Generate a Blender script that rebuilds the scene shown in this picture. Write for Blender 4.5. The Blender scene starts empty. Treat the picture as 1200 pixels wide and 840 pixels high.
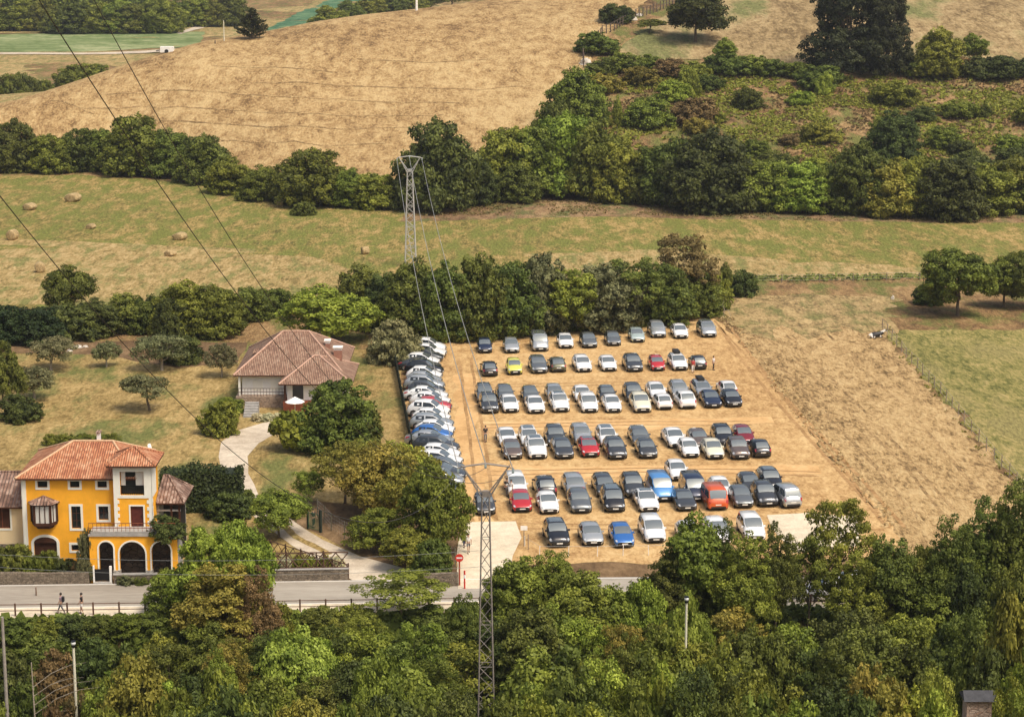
import bpy, bmesh, math, random
import numpy as np
from mathutils import Vector, Matrix, noise
random.seed(7); RNG = np.random.default_rng(7)
SC = bpy.context.scene; COL = SC.collection
rad = math.radians
# ------------------------------------------------------------ camera geometry
CAMH = 57.0; PITCH = rad(12.2); FPX = 2566.7
cp, sp = math.cos(PITCH), math.sin(PITCH)
def ray(px, py):
    u = (px-600)/FPX; v = (420-py)/FPX
    return (u, cp+v*sp, -sp+v*cp)
def P(px, py, z=0.0):
    d = ray(px, py); t = (z-CAMH)/d[2]
    return (d[0]*t, d[1]*t)
def atY(px, py, Y):
    d = ray(px, py); t = Y/d[1]
    return (d[0]*t, CAMH+d[2]*t)
def sm(t):
    t = max(0.0, min(1.0, t)); return t*t*(3-2*t)
MX = [-260,-200,-150,-112,-73,-37,0,60,140,260,400]
MZ = [0,0,3,9.6,21.0,24.5,27.5,33,40,45,42]
MY = [470,470,475,480,520,560,600,640,680,700,700]
FX_ = [-120,-80,-45,0,400]; FY_ = [452,446,412,406,404]
def h(x, y):
    z = 0.0
    if y < 165.6:
        # bank below the road, river flat, then the camera's own hillside
        z = -4.5*sm((165.6-y)/9) - 3.5*sm((156-y)/14)
        g = 11*math.exp(-((x-29)**2+(y-112)**2)/(2*14**2)); z += g
        if y < 92:
            t = sm((92-y)/98); z = z*(1-t) + 54*t
        if x < -20 and y < 165: z += 0.0
        return z
    if y > 400:
        zc = float(np.interp(x, MX, MZ)); yc = float(np.interp(x, MX, MY)); yf = float(np.interp(x, FX_, FY_))
        if y > yf:
            t = (y-yf)/(yc-yf)
            if t < 1: m = zc*math.sin(math.pi/2*t)**1.25
            else:
                w = sm((x-10)/60.0)
                fall = 1-sm((y-yc)/120.0)
                m = zc*(fall*(1-w) + w*(1-sm((y-yc-200)/500.0)))
            amp = min(1, (y-yf)/30.0)*min(1.0, zc/8)
            m += amp*0.55*noise.noise(Vector((x*.035, y*.035, 1.3))) + amp*.10*noise.noise(Vector((x*.10, y*.10, 5)))
            z += m
        if y > 1300: z += 130*sm((y-1300)/1500)*(0.75+0.5*noise.noise(Vector((x*.0015, y*.001, 3))))
    return z
def PT(px, py):
    """point of the ground seen at a pixel of the photograph"""
    d = ray(px, py); Y = 150.0; last = None
    while Y < 2500:
        t = Y/d[1]; x = d[0]*t; z = CAMH+d[2]*t
        if z < h(x, Y):
            lo, hi = Y-2.0, Y
            for _ in range(14):
                m = (lo+hi)/2; t = m/d[1]
                if CAMH+d[2]*t < h(d[0]*t, m): hi = m
                else: lo = m
            t = hi/d[1]; return (d[0]*t, hi, h(d[0]*t, hi))
        Y += 2.0
    t = 900/d[1]; return (d[0]*t, 900, 0)
def pxm(x, y, z=0):    # pixels per metre there
    return FPX/(y*cp-(z-CAMH)*sp)
# ------------------------------------------------------------ materials
def S(r, g, b):
    f = lambda c: (c/255/12.92) if c/255 <= .04045 else ((c/255+.055)/1.055)**2.4
    return (f(r), f(g), f(b), 1)
MATS = {}
def mat(name, col, rough=.6, metal=0.0, spec=.5, coat=0.0):
    if name in MATS: return MATS[name]
    m = bpy.data.materials.new(name); m.use_nodes = True
    b = m.node_tree.nodes['Principled BSDF']
    b.inputs['Base Color'].default_value = col; b.inputs['Roughness'].default_value = rough
    b.inputs['Metallic'].default_value = metal; b.inputs['Specular IOR Level'].default_value = spec
    b.inputs['Coat Weight'].default_value = coat; b.inputs['Coat Roughness'].default_value = .08
    MATS[name] = m; return m
def N(nt, t, **k):
    n = nt.nodes.new(t)
    for a, v in k.items():
        if a in n.inputs: n.inputs[a].default_value = v
        else: setattr(n, a, v)
    return n
def mixf(nt, a, b, f):
    m = nt.nodes.new('ShaderNodeMix'); m.data_type = 'FLOAT'
    for s, v in ((0, f), (2, a), (3, b)):
        if isinstance(v, (int, float)): m.inputs[s].default_value = v
        else: nt.links.new(v, m.inputs[s])
    return m.outputs[0]
def mixc(nt, a, b, f, mode='MIX'):
    m = nt.nodes.new('ShaderNodeMix'); m.data_type = 'RGBA'; m.blend_type = mode
    for s, v in ((0, f), (6, a), (7, b)):
        if isinstance(v, (int, float, tuple)): m.inputs[s].default_value = v
        else: nt.links.new(v, m.inputs[s])
    return m.outputs[2]
def ground_mat(name, stops, s1=.02, s2=.25, s3=1.6, stretch=(1,1), w=(.35,.35,.30), bump=.5, rough=.95, rot=0, patch=None, dist=.15):
    m = bpy.data.materials.new(name); m.use_nodes = True; nt = m.node_tree; L = nt.links
    b = nt.nodes['Principled BSDF']; b.inputs['Roughness'].default_value = rough; b.inputs['Specular IOR Level'].default_value = .15
    tc = N(nt, 'ShaderNodeTexCoord'); mp = N(nt, 'ShaderNodeMapping'); L.new(tc.outputs['Object'], mp.inputs[0])
    mp.inputs['Scale'].default_value = (stretch[0], stretch[1], 1); mp.inputs['Rotation'].default_value = (0, 0, rot)
    outs = []
    for sc, det in ((s1, 4), (s2, 4), (s3, 5)):
        n = N(nt, 'ShaderNodeTexNoise'); n.inputs['Scale'].default_value = sc; n.inputs['Detail'].default_value = det
        n.inputs['Roughness'].default_value = .6; L.new(mp.outputs[0], n.inputs['Vector']); outs.append(n.outputs[0])
    def mul(a, k):
        q = N(nt, 'ShaderNodeMath', operation='MULTIPLY'); L.new(a, q.inputs[0]); q.inputs[1].default_value = k; return q.outputs[0]
    def add(a, c):
        q = N(nt, 'ShaderNodeMath', operation='ADD'); L.new(a, q.inputs[0]); L.new(c, q.inputs[1]); return q.outputs[0]
    v = add(add(mul(outs[0], w[0]), mul(outs[1], w[1])), mul(outs[2], w[2]))
    cr = N(nt, 'ShaderNodeValToRGB'); L.new(v, cr.inputs[0])
    e = cr.color_ramp.elements
    while len(e) < len(stops): e.new(.5)
    for i, (p, c) in enumerate(stops): e[i].position = p; e[i].color = c
    colr = cr.outputs[0]
    if patch:      # second vegetation colour in large soft patches
        pc, ps, pt = patch
        n = N(nt, 'ShaderNodeTexNoise'); n.inputs['Scale'].default_value = ps; n.inputs['Detail'].default_value = 7; n.inputs['Roughness'].default_value = .68
        L.new(mp.outputs[0], n.inputs['Vector'])
        r = N(nt, 'ShaderNodeMapRange'); r.inputs[1].default_value = pt-.06; r.inputs[2].default_value = pt+.06; L.new(n.outputs[0], r.inputs[0])
        q = N(nt, 'ShaderNodeHueSaturation'); q.inputs['Color'].default_value = pc
        vr = N(nt, 'ShaderNodeMapRange'); vr.inputs[1].default_value = .3; vr.inputs[2].default_value = .7; vr.inputs[3].default_value = .6; vr.inputs[4].default_value = 1.35
        L.new(outs[2], vr.inputs[0]); L.new(vr.outputs[0], q.inputs['Value'])
        colr = mixc(nt, colr, q.outputs[0], r.outputs[0])
    L.new(colr, b.inputs['Base Color'])
    bp = N(nt, 'ShaderNodeBump'); bp.inputs['Strength'].default_value = bump; bp.inputs['Distance'].default_value = dist
    L.new(add(mul(outs[1], .6), mul(outs[2], 1.0)), bp.inputs['Height']); L.new(bp.outputs[0], b.inputs['Normal'])
    MATS[name] = m; return m
def wall_mat(name, c, var=.12, sc=1.2, rough=.85, bump=.15):
    m = bpy.data.materials.new(name); m.use_nodes = True; nt = m.node_tree; L = nt.links; b = nt.nodes['Principled BSDF']
    b.inputs['Roughness'].default_value = rough; b.inputs['Specular IOR Level'].default_value = .2
    tc = N(nt, 'ShaderNodeTexCoord'); n = N(nt, 'ShaderNodeTexNoise'); n.inputs['Scale'].default_value = sc; n.inputs['Detail'].default_value = 8
    n.inputs['Roughness'].default_value = .7; L.new(tc.outputs['Object'], n.inputs['Vector'])
    r = N(nt, 'ShaderNodeMapRange'); r.inputs[1].default_value = .3; r.inputs[2].default_value = .7; r.inputs[3].default_value = 1-var; r.inputs[4].default_value = 1+var
    L.new(n.outputs[0], r.inputs[0]); q = N(nt, 'ShaderNodeHueSaturation'); q.inputs['Color'].default_value = c; L.new(r.outputs[0], q.inputs['Value'])
    L.new(q.outputs[0], b.inputs['Base Color'])
    bp = N(nt, 'ShaderNodeBump'); bp.inputs['Strength'].default_value = bump; bp.inputs['Distance'].default_value = .05; L.new(n.outputs[0], bp.inputs['Height']); L.new(bp.outputs[0], b.inputs['Normal'])
    MATS[name] = m; return m
def stone_mat(name, c1, c2, mortar, sc=2.2):
    m = bpy.data.materials.new(name); m.use_nodes = True; nt = m.node_tree; L = nt.links; b = nt.nodes['Principled BSDF']
    b.inputs['Roughness'].default_value = .9
    tc = N(nt, 'ShaderNodeTexCoord'); mp = N(nt, 'ShaderNodeMapping'); mp.inputs['Scale'].default_value = (1, 1, 1.6); L.new(tc.outputs['Object'], mp.inputs[0])
    v = N(nt, 'ShaderNodeTexVoronoi'); v.inputs['Scale'].default_value = sc; L.new(mp.outputs[0], v.inputs['Vector'])
    ve = N(nt, 'ShaderNodeTexVoronoi', feature='DISTANCE_TO_EDGE'); ve.inputs['Scale'].default_value = sc; L.new(mp.outputs[0], ve.inputs['Vector'])
    sepr = N(nt, 'ShaderNodeSeparateColor'); L.new(v.outputs['Color'], sepr.inputs[0])
    c = mixc(nt, c1, c2, sepr.outputs[0])
    r = N(nt, 'ShaderNodeMapRange'); r.inputs[1].default_value = 0.0; r.inputs[2].default_value = .08; L.new(ve.outputs[0], r.inputs[0])
    c = mixc(nt, mortar, c, r.outputs[0]); L.new(c, b.inputs['Base Color'])
    bp = N(nt, 'ShaderNodeBump'); bp.inputs['Strength'].default_value = .6; bp.inputs['Distance'].default_value = .08; L.new(r.outputs[0], bp.inputs['Height']); L.new(bp.outputs[0], b.inputs['Normal'])
    MATS[name] = m; return m
def tile_mat(name, ca, cb, cc, pitch=.28):
    m = bpy.data.materials.new(name); m.use_nodes = True; nt = m.node_tree; L = nt.links; b = nt.nodes['Principled BSDF']
    b.inputs['Roughness'].default_value = .85; b.inputs['Specular IOR Level'].default_value = .2
    tc = N(nt, 'ShaderNodeTexCoord'); ge = N(nt, 'ShaderNodeNewGeometry')
    sx = N(nt, 'ShaderNodeSeparateXYZ'); L.new(tc.outputs['Object'], sx.inputs[0])
    sn = N(nt, 'ShaderNodeSeparateXYZ'); L.new(ge.outputs['True Normal'], sn.inputs[0])
    def M(op, a, c=None):
        q = N(nt, 'ShaderNodeMath', operation=op)
        for i, v in enumerate((a, c)):
            if v is None: continue
            if isinstance(v, (int, float)): q.inputs[i].default_value = v
            else: L.new(v, q.inputs[i])
        return q.outputs[0]
    sel = M('GREATER_THAN', M('ABSOLUTE', sn.outputs[0]), M('ABSOLUTE', sn.outputs[1]))
    rib = mixf(nt, sx.outputs[0], sx.outputs[1], sel); alo = mixf(nt, sx.outputs[1], sx.outputs[0], sel)
    ri = M('FLOOR', M('DIVIDE', rib, pitch)); ai = M('FLOOR', M('DIVIDE', alo, .34))
    wave = M('SINE', M('MULTIPLY', rib, 2*math.pi/pitch)); fr = M('FRACT', M('DIVIDE', alo, .34))
    cx = N(nt, 'ShaderNodeCombineXYZ'); L.new(ri, cx.inputs[0]); L.new(ai, cx.inputs[1])
    wn = N(nt, 'ShaderNodeTexWhiteNoise', noise_dimensions='2D'); L.new(cx.outputs[0], wn.inputs['Vector'])
    n = N(nt, 'ShaderNodeTexNoise'); n.inputs['Scale'].default_value = .9; n.inputs['Detail'].default_value = 6; L.new(tc.outputs['Object'], n.inputs['Vector'])
    v = M('ADD', M('MULTIPLY', wn.outputs[0], .42), M('MULTIPLY', n.outputs[0], .85))
    cr = N(nt, 'ShaderNodeValToRGB'); L.new(v, cr.inputs[0]); e = cr.color_ramp.elements; e.new(.5)
    e[0].position = .3; e[0].color = cc; e[1].position = .62; e[1].color = ca; e[2].position = .95; e[2].color = cb
    L.new(cr.outputs[0], b.inputs['Base Color'])
    bp = N(nt, 'ShaderNodeBump'); bp.inputs['Strength'].default_value = 1; bp.inputs['Distance'].default_value = .06
    L.new(M('ADD', wave, M('MULTIPLY', fr, .5)), bp.inputs['Height']); L.new(bp.outputs[0], b.inputs['Normal'])
    MATS[name] = m; return m
def leaf_mat(name, c_dark, c_light, trans=.25, obvar=.25):
    m = bpy.data.materials.new(name); m.use_nodes = True; nt = m.node_tree; L = nt.links; b = nt.nodes['Principled BSDF']
    out = nt.nodes['Material Output']
    at = N(nt, 'ShaderNodeAttribute', attribute_name='tint'); oi = N(nt, 'ShaderNodeObjectInfo')
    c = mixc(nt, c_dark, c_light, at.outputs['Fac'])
    q = N(nt, 'ShaderNodeHueSaturation'); L.new(c, q.inputs['Color'])
    r = N(nt, 'ShaderNodeMapRange'); r.inputs[3].default_value = 1-obvar; r.inputs[4].default_value = 1+obvar; L.new(oi.outputs['Random'], r.inputs[0]); L.new(r.outputs[0], q.inputs['Value'])
    fr = N(nt, 'ShaderNodeMath', operation='MULTIPLY'); L.new(oi.outputs['Random'], fr.inputs[0]); fr.inputs[1].default_value = 7.3
    f2 = N(nt, 'ShaderNodeMath', operation='FRACT'); L.new(fr.outputs[0], f2.inputs[0])
    r2 = N(nt, 'ShaderNodeMapRange'); r2.inputs[3].default_value = .478; r2.inputs[4].default_value = .52; L.new(f2.outputs[0], r2.inputs[0]); L.new(r2.outputs[0], q.inputs['Hue'])
    L.new(q.outputs[0], b.inputs['Base Color']); b.inputs['Roughness'].default_value = .6; b.inputs['Specular IOR Level'].default_value = .25
    tr = N(nt, 'ShaderNodeBsdfTranslucent'); L.new(q.outputs[0], tr.inputs['Color'])
    mx = N(nt, 'ShaderNodeMixShader'); mx.inputs[0].default_value = trans; L.new(b.outputs[0], mx.inputs[1]); L.new(tr.outputs[0], mx.inputs[2]); L.new(mx.outputs[0], out.inputs['Surface'])
    MATS[name] = m; return m
# ------------------------------------------------------------ object helpers
def tag(o, label=None, cat=None, group=None, kind=None):
    if label: o['label'] = label
    if cat: o['category'] = cat
    if group: o['group'] = group
    if kind: o['kind'] = kind
    return o
def thing(name, label, cat, loc=(0,0,0), rz=0, group=None):
    o = bpy.data.objects.new(name, None); o.empty_display_size = .3; COL.objects.link(o)
    o.location = loc; o.rotation_euler = (0, 0, rz); return tag(o, label, cat, group)
def kids(o): return [c for c in bpy.data.objects if c.parent == o]
class MB:
    def __init__(s): s.v = []; s.f = []; s.m = []; s.sm = []
    def add(s, vs, fs, mi=0, smooth=False):
        o = len(s.v); s.v += [tuple(p) for p in vs]; s.f += [tuple(i+o for i in f) for f in fs]; s.m += [mi]*len(fs); s.sm += [smooth]*len(fs)
    def box(s, x0, x1, y0, y1, z0, z1, mi=0, M=None):
        vs = [(x,y,z) for z in (z0,z1) for y in (y0,y1) for x in (x0,x1)]
        if M: vs = [tuple(M @ Vector(p)) for p in vs]
        s.add(vs, [(0,2,3,1),(4,5,7,6),(0,1,5,4),(2,6,7,3),(0,4,6,2),(1,3,7,5)], mi)
    def tube(s, pts, r, n=6, mi=0, cap=True, smooth=True):
        pts = [Vector(p) for p in pts]; rs = r if isinstance(r, (list, tuple)) else [r]*len(pts); vs = []; fs = []
        for i, p in enumerate(pts):
            d = (pts[min(i+1, len(pts)-1)]-pts[max(i-1, 0)]); d = d.normalized() if d.length > 1e-9 else Vector((0,0,1))
            a = d.cross(Vector((0,0,1)) if abs(d.z) < .95 else Vector((1,0,0))).normalized(); b = d.cross(a)
            for k in range(n):
                t = 2*math.pi*k/n; vs.append(p+(a*math.cos(t)+b*math.sin(t))*rs[i])
        for i in range(len(pts)-1):
            for k in range(n):
                fs.append((i*n+k, i*n+(k+1)%n, (i+1)*n+(k+1)%n, (i+1)*n+k))
        s.add(vs, fs, mi, smooth)
        if cap:
            s.add(vs[:n], [tuple(range(n))[::-1]], mi); s.add(vs[-n:], [tuple(range(n))], mi)
    def bar(s, a, b, w, mi=0): s.tube([a, b], w, 4, mi, True, False)
    def cyl(s, c, axis, r, hh, n=16, mi=0):
        c = Vector(c); ax = Vector(axis).normalized(); s.tube([c-ax*hh/2, c+ax*hh/2], r, n, mi, True, False)
    def ball(s, c, r, n=8, mi=0, sc=(1,1,1)):
        vs = []; fs = []; R = n//2+1
        for i in range(R+1):
            th = math.pi*i/R
            for k in range(n):
                ph = 2*math.pi*k/n; vs.append((c[0]+r*sc[0]*math.sin(th)*math.cos(ph), c[1]+r*sc[1]*math.sin(th)*math.sin(ph), c[2]+r*sc[2]*math.cos(th)))
        for i in range(R):
            for k in range(n): fs.append((i*n+k, (i+1)*n+k, (i+1)*n+(k+1)%n, i*n+(k+1)%n))
        s.add(vs, fs, mi, True)
    def mesh(s, name, mats):
        me = bpy.data.meshes.new(name); me.from_pydata(s.v, [], s.f)
        for m in (mats if isinstance(mats, (list, tuple)) else [mats]): me.materials.append(m)
        me.polygons.foreach_set('material_index', s.m); me.polygons.foreach_set('use_smooth', s.sm); me.update(); return me
    def build(s, name, mats, parent=None):
        o = bpy.data.objects.new(name, s.mesh(name, mats)); COL.objects.link(o)
        if parent is not None: o.parent = parent
        return o
def link_copy(o, parent=None):
    c = o.copy(); COL.objects.link(c)
    if parent is not None: c.parent = parent
    return c
ORD = ['first','second','third','fourth','fifth','sixth','seventh','eighth','ninth','tenth','eleventh','twelfth','thirteenth','fourteenth','fifteenth','sixteenth','seventeenth','eighteenth','nineteenth','twentieth']
def ordn(i, n=None):
    if n is not None and i == 0: return 'leftmost'
    if n is not None and i == n-1: return 'rightmost'
    if i < 20: return ORD[i]+' from the left'
    t, u = divmod(i+1, 10); w = {2:'twenty',3:'thirty',4:'forty',5:'fifty',6:'sixty',7:'seventy',8:'eighty',9:'ninety'}[t]
    return (w if u == 0 else w+'-'+ORD[u-1]) + (' one' if u == 0 else '') + ' from the left'
def wiggle(poly, amp, step=3.0, seed=0, closed=True):
    out = []; n = len(poly)
    for i in range(n if closed else n-1):
        a = poly[i]; b = poly[(i+1) % n]; L = math.dist(a, b); k = max(1, int(L/step))
        for j in range(k):
            t = j/k; x = a[0]+(b[0]-a[0])*t; y = a[1]+(b[1]-a[1])*t
            q = Vector((x*.23, y*.23, seed*7.7)); q2 = Vector((x*.9, y*.9, seed*3.1))
            out.append((x+amp*(noise.noise(q)+.5*noise.noise(q2))*1.3, y+amp*(noise.noise(q+Vector((50,0,0)))+.5*noise.noise(q2+Vector((9,0,0))))*1.3))
    return out
def sheet(name, poly, zo, m, grid=0, kind='structure', wig=0.0, step=3.0, seed=1, zfun=None, label=None, cat=None):
    if wig: poly = wiggle(poly, wig, step, seed)
    bm = bmesh.new(); vs = [bm.verts.new((x, y, 0)) for x, y in poly]; f = bm.faces.new(vs); f.normal_update()
    if f.normal.z < 0: f.normal_flip()
    bmesh.ops.triangulate(bm, faces=bm.faces[:])
    if grid:
        xs = [p[0] for p in poly]; ys = [p[1] for p in poly]
        for ax, lo, hi in ((0, min(xs), max(xs)), (1, min(ys), max(ys))):
            k = math.ceil(lo/grid)
            while k*grid < hi:
                co = [0,0,0]; no = [0,0,0]; co[ax] = k*grid; no[ax] = 1
                bmesh.ops.bisect_plane(bm, geom=bm.verts[:]+bm.edges[:]+bm.faces[:], plane_co=co, plane_no=no); k += 1
    hf = zfun or h
    for v in bm.verts: v.co.z = hf(v.co.x, v.co.y)+zo
    me = bpy.data.meshes.new(name); bm.to_mesh(me); bm.free(); me.materials.append(m)
    for p in me.polygons: p.use_smooth = True
    o = bpy.data.objects.new(name, me); COL.objects.link(o); tag(o, label, cat, None, kind); return o
# ------------------------------------------------------------ world, sun, camera
SUN_EL = rad(58); SUN_AZ = rad(136)     # azimuth clockwise from +Y (away from the camera)
w = bpy.data.worlds.new('World'); SC.world = w; w.use_nodes = True; nt = w.node_tree
sky = nt.nodes.new('ShaderNodeTexSky'); sky.sky_type = 'NISHITA'; sky.sun_disc = False
sky.sun_elevation = SUN_EL; sky.sun_rotation = SUN_AZ; sky.air_density = 1.2; sky.dust_density = 7.0; sky.ozone_density = .6; sky.altitude = 100
nt.links.new(sky.outputs[0], nt.nodes['Background'].inputs[0]); nt.nodes['Background'].inputs[1].default_value = .15
sl = bpy.data.lights.new('sun', 'SUN'); sl.energy = 2.8; sl.angle = rad(18); sl.color = (1, .93, .82)
so = bpy.data.objects.new('sun', sl); COL.objects.link(so)
sd = Vector((math.cos(SUN_EL)*math.sin(SUN_AZ), math.cos(SUN_EL)*math.cos(SUN_AZ), math.sin(SUN_EL)))
so.rotation_euler = sd.to_track_quat('Z', 'Y').to_euler(); so.location = (0, 100, 200)
cam = bpy.data.cameras.new('camera'); co = bpy.data.objects.new('camera', cam); COL.objects.link(co); SC.camera = co
cam.sensor_width = 36; cam.lens = 77.0; cam.clip_start = 1; cam.clip_end = 9000
co.location = (0, 0, CAMH); co.rotation_euler = (rad(90)-PITCH, 0, 0)
SC.view_settings.view_transform = 'Standard'; SC.view_settings.look = 'None'; SC.view_settings.gamma = 1; SC.view_settings.exposure = -.06
SC.render.resolution_x = 1024; SC.render.resolution_y = 716
SC.cycles.max_bounces = 5; SC.cycles.transparent_max_bounces = 4; SC.cycles.diffuse_bounces = 3; SC.cycles.glossy_bounces = 2

# ------------------------------------------------------------ ground
G_SCRUB = ground_mat('scrub earth', [(0.39, (0.075, 0.046, 0.021, 1)), (0.46, (0.18, 0.107, 0.048, 1)), (0.53, (0.287, 0.178, 0.077, 1)), (0.61, (0.404, 0.273, 0.126, 1))], 0.06, 0.7, 2.6, bump=.9, dist=.3, stretch=(1,.4), patch=((0.15, 0.15, 0.042, 1), 0.22, 0.54))
G_HILL = ground_mat('dry hay field', [(0.395, (0.166, 0.099, 0.042, 1)), (0.45, (0.297, 0.185, 0.077, 1)), (0.505, (0.413, 0.275, 0.12, 1)), (0.585, (0.528, 0.379, 0.182, 1))], 0.06, 0.45, 2.0, stretch=(1,.42), bump=1.0, dist=.3, w=(0.28, 0.36, 0.36))
G_MEADOW = ground_mat('mown meadow', [(0.4, (0.098, 0.088, 0.024, 1)), (0.457, (0.196, 0.158, 0.046, 1)), (0.514, (0.314, 0.229, 0.075, 1)), (0.59, (0.451, 0.308, 0.125, 1))], 0.05, 0.8, 2.6, stretch=(1,.3), bump=1, dist=.3, w=(0.2, 0.4, 0.4), patch=((0.175, 0.18, 0.042, 1), 0.3, 0.5))
G_STRAW = ground_mat('dry meadow straw', [(0.4, (0.145, 0.111, 0.038, 1)), (0.457, (0.272, 0.196, 0.072, 1)), (0.514, (0.383, 0.272, 0.111, 1)), (0.59, (0.493, 0.357, 0.17, 1))], 0.05, 0.8, 2.6, stretch=(1,.3), bump=.8, dist=.2, w=(0.2, 0.4, 0.4), patch=((0.2, 0.19, 0.06, 1), 0.35, 0.55))
G_LOT = ground_mat('bare tan earth', [(0.38, (0.289, 0.16, 0.062, 1)), (0.443, (0.419, 0.255, 0.106, 1)), (0.505, (0.525, 0.337, 0.146, 1)), (0.59, (0.63, 0.437, 0.208, 1))], 0.06, 0.9, 3.2, bump=.7, dist=.1, stretch=(1,.5), w=(0.24, 0.38, 0.38))
G_STUB = ground_mat('cut stubble', [(0.4, (0.137, 0.085, 0.034, 1)), (0.455, (0.297, 0.192, 0.083, 1)), (0.51, (0.443, 0.297, 0.132, 1)), (0.59, (0.548, 0.391, 0.191, 1))], 0.07, 0.7, 2.4, stretch=(1.2,.42), bump=.9, dist=.25, rot=rad(8), w=(0.22, 0.38, 0.4))
G_PAST = ground_mat('green pasture', [(0.4, (0.099, 0.1, 0.028, 1)), (0.46, (0.187, 0.175, 0.05, 1)), (0.52, (0.286, 0.24, 0.08, 1)), (0.6, (0.418, 0.32, 0.13, 1))], 0.06, 0.7, 2.4, stretch=(1,.35), bump=.9, dist=.3, w=(0.2, 0.4, 0.4), patch=((0.26, 0.22, 0.08, 1), 0.12, 0.54))
G_GARDEN = ground_mat('garden dry grass', [(0.37, (0.123, 0.084, 0.026, 1)), (0.46, (0.255, 0.176, 0.062, 1)), (0.54, (0.387, 0.273, 0.106, 1)), (0.64, (0.528, 0.378, 0.167, 1))], 0.07, 0.8, 2.8, bump=.8, dist=.2, stretch=(1,.4), w=(0.24, 0.38, 0.38), patch=((0.15, 0.155, 0.045, 1), 0.16, 0.56))
G_BANK = ground_mat('brown earth bank', [(0.38, (0.103, 0.062, 0.031, 1)), (0.46, (0.196, 0.119, 0.062, 1)), (0.54, (0.31, 0.2, 0.1, 1)), (0.64, (0.46, 0.325, 0.163, 1))], 0.06, 0.7, 2.6, stretch=(.9,.35), bump=1, dist=.3, patch=((0.13, 0.135, 0.045, 1), 0.25, 0.54))
G_DIRT = ground_mat('damp brown soil', [(.4,(.10,.06,.03,1)),(.52,(.19,.12,.06,1)),(.64,(.32,.21,.11,1))], .06, .4, 1.8, bump=.8, dist=.2, stretch=(1,.5))
G_CROP = ground_mat('green crop rows', [(0.4, (0.09, 0.13, 0.04, 1)), (0.5, (0.17, 0.22, 0.08, 1)), (0.6, (0.36, 0.37, 0.19, 1))], 0.03, 0.3, 1.1, stretch=(.35,.35), bump=.6, dist=.3)
G_ASPH = ground_mat('sun bleached asphalt', [(0.4, (0.28, 0.245, 0.2, 1)), (0.5, (0.36, 0.32, 0.26, 1)), (0.6, (0.43, 0.385, 0.315, 1))], .1, .7, 6, bump=.12, dist=.02, rough=.85, stretch=(.15,1))
G_CONC = ground_mat('pale concrete', [(.4,(.54,.45,.32,1)),(.5,(.68,.58,.42,1)),(.6,(.78,.68,.51,1))], .15, .8, 5, bump=.12, dist=.02, rough=.85)
G_DRIVE = ground_mat('pale gravel drive', [(.4,(.42,.34,.25,1)),(.52,(.58,.49,.37,1)),(.64,(.72,.63,.49,1))], .15, .8, 5, bump=.3, dist=.04)
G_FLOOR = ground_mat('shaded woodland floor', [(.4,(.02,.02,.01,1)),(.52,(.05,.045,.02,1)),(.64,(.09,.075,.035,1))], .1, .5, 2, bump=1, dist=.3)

xs = sorted(set([-2600,-2000,-1500,-1100,-800,-600,-450,-360,-300]+[x for x in range(-249, 250, 3)]+[300,360,450,600,800,1100,1500,2000,2600]))
ys = sorted(set([-400,-250,-150,-100,-60,-30,-10]+list(range(0, 150, 4))+[150,153,156,158,160,161,162,163,164,165,165.6,166.2,170,180,200,250,300,350,380]+list(range(399, 720, 3))+list(range(720, 1300, 20))+[1300,1400,1500,1700,1900,2200,2600,3200,4200]))
vs = [(x, y, h(x, y)-.02) for y in ys for x in xs]; nx = len(xs)
b = MB(); b.add(vs, [(j*nx+i, j*nx+i+1, (j+1)*nx+i+1, (j+1)*nx+i) for j in range(len(ys)-1) for i in range(nx-1)], 0, True)
tag(b.build('ground', G_SCRUB), kind='structure')

pp = lambda L, z=0: [P(x, y, z) for x, y in L]
pt = lambda L: [PT(x, y)[:2] for x, y in L]
# the hay field on the hill: foot line, right edge, then beyond the crest
hill = pt([(-90,196),(60,196),(150,197),(245,208),(330,226),(420,228),(560,214),(600,176),(650,128),(685,80),(700,52),(742,18)]) + [(48,640),(20,650),(-20,616),(-60,560),(-110,512),(-170,485),(-190,465)]
sheet('dry_hill_field', hill, .10, G_HILL, grid=3, wig=1.2, seed=2)
up = pt([(735,75),(850,68),(1000,88),(1100,90),(1260,60)]) + [(210,640),(60,650)] + pt([(790,10),(720,60)])
sheet('dry_upland_field', up, .12, ground_mat('upland dry grass', [(.40,(.15,.10,.045,1)),(.455,(.25,.175,.08,1)),(.51,(.35,.25,.12,1)),(.59,(.46,.35,.18,1))], .05, .45, 1.5, stretch=(1,.4), bump=.9, dist=.3, patch=((.17,.17,.06,1), .05, .56)), grid=3, wig=1.5, seed=3)
mead = pp([(-90,207),(100,205),(240,216),(330,238),(440,246),(560,246),(700,252),(1000,258),(1290,262),(1290,322),(900,327),(880,340),(600,350),(420,352),(330,352),(60,360),(-90,362)])
sheet('mown_meadow', mead, .012, G_MEADOW, wig=1.5, seed=4)
sheet('dry_meadow_strip', pp([(-90,296),(100,290),(250,296),(330,300),(400,305),(420,345),(330,354),(60,358),(-90,360)]), .016, G_STRAW, wig=2.4, step=4, seed=5)
sheet('dry_meadow_strip', pp([(620,300),(760,292),(900,306),(1100,312),(1290,308),(1290,322),(900,328),(760,340),(640,330)]), .016, G_STRAW, wig=2.4, step=4, seed=15)
sheet('straw_row', pp([(-90,276),(60,282),(200,288),(300,292),(300,297),(200,294),(60,289),(-90,283)]), .020, G_STRAW, wig=.6, seed=8)
sheet('earth_bank', pp([(520,240),(600,228),(720,236),(1000,246),(1290,240),(1290,262),(1000,260),(700,254),(470,260),(480,248)]), .020, G_BANK, wig=.8, seed=6)
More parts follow.
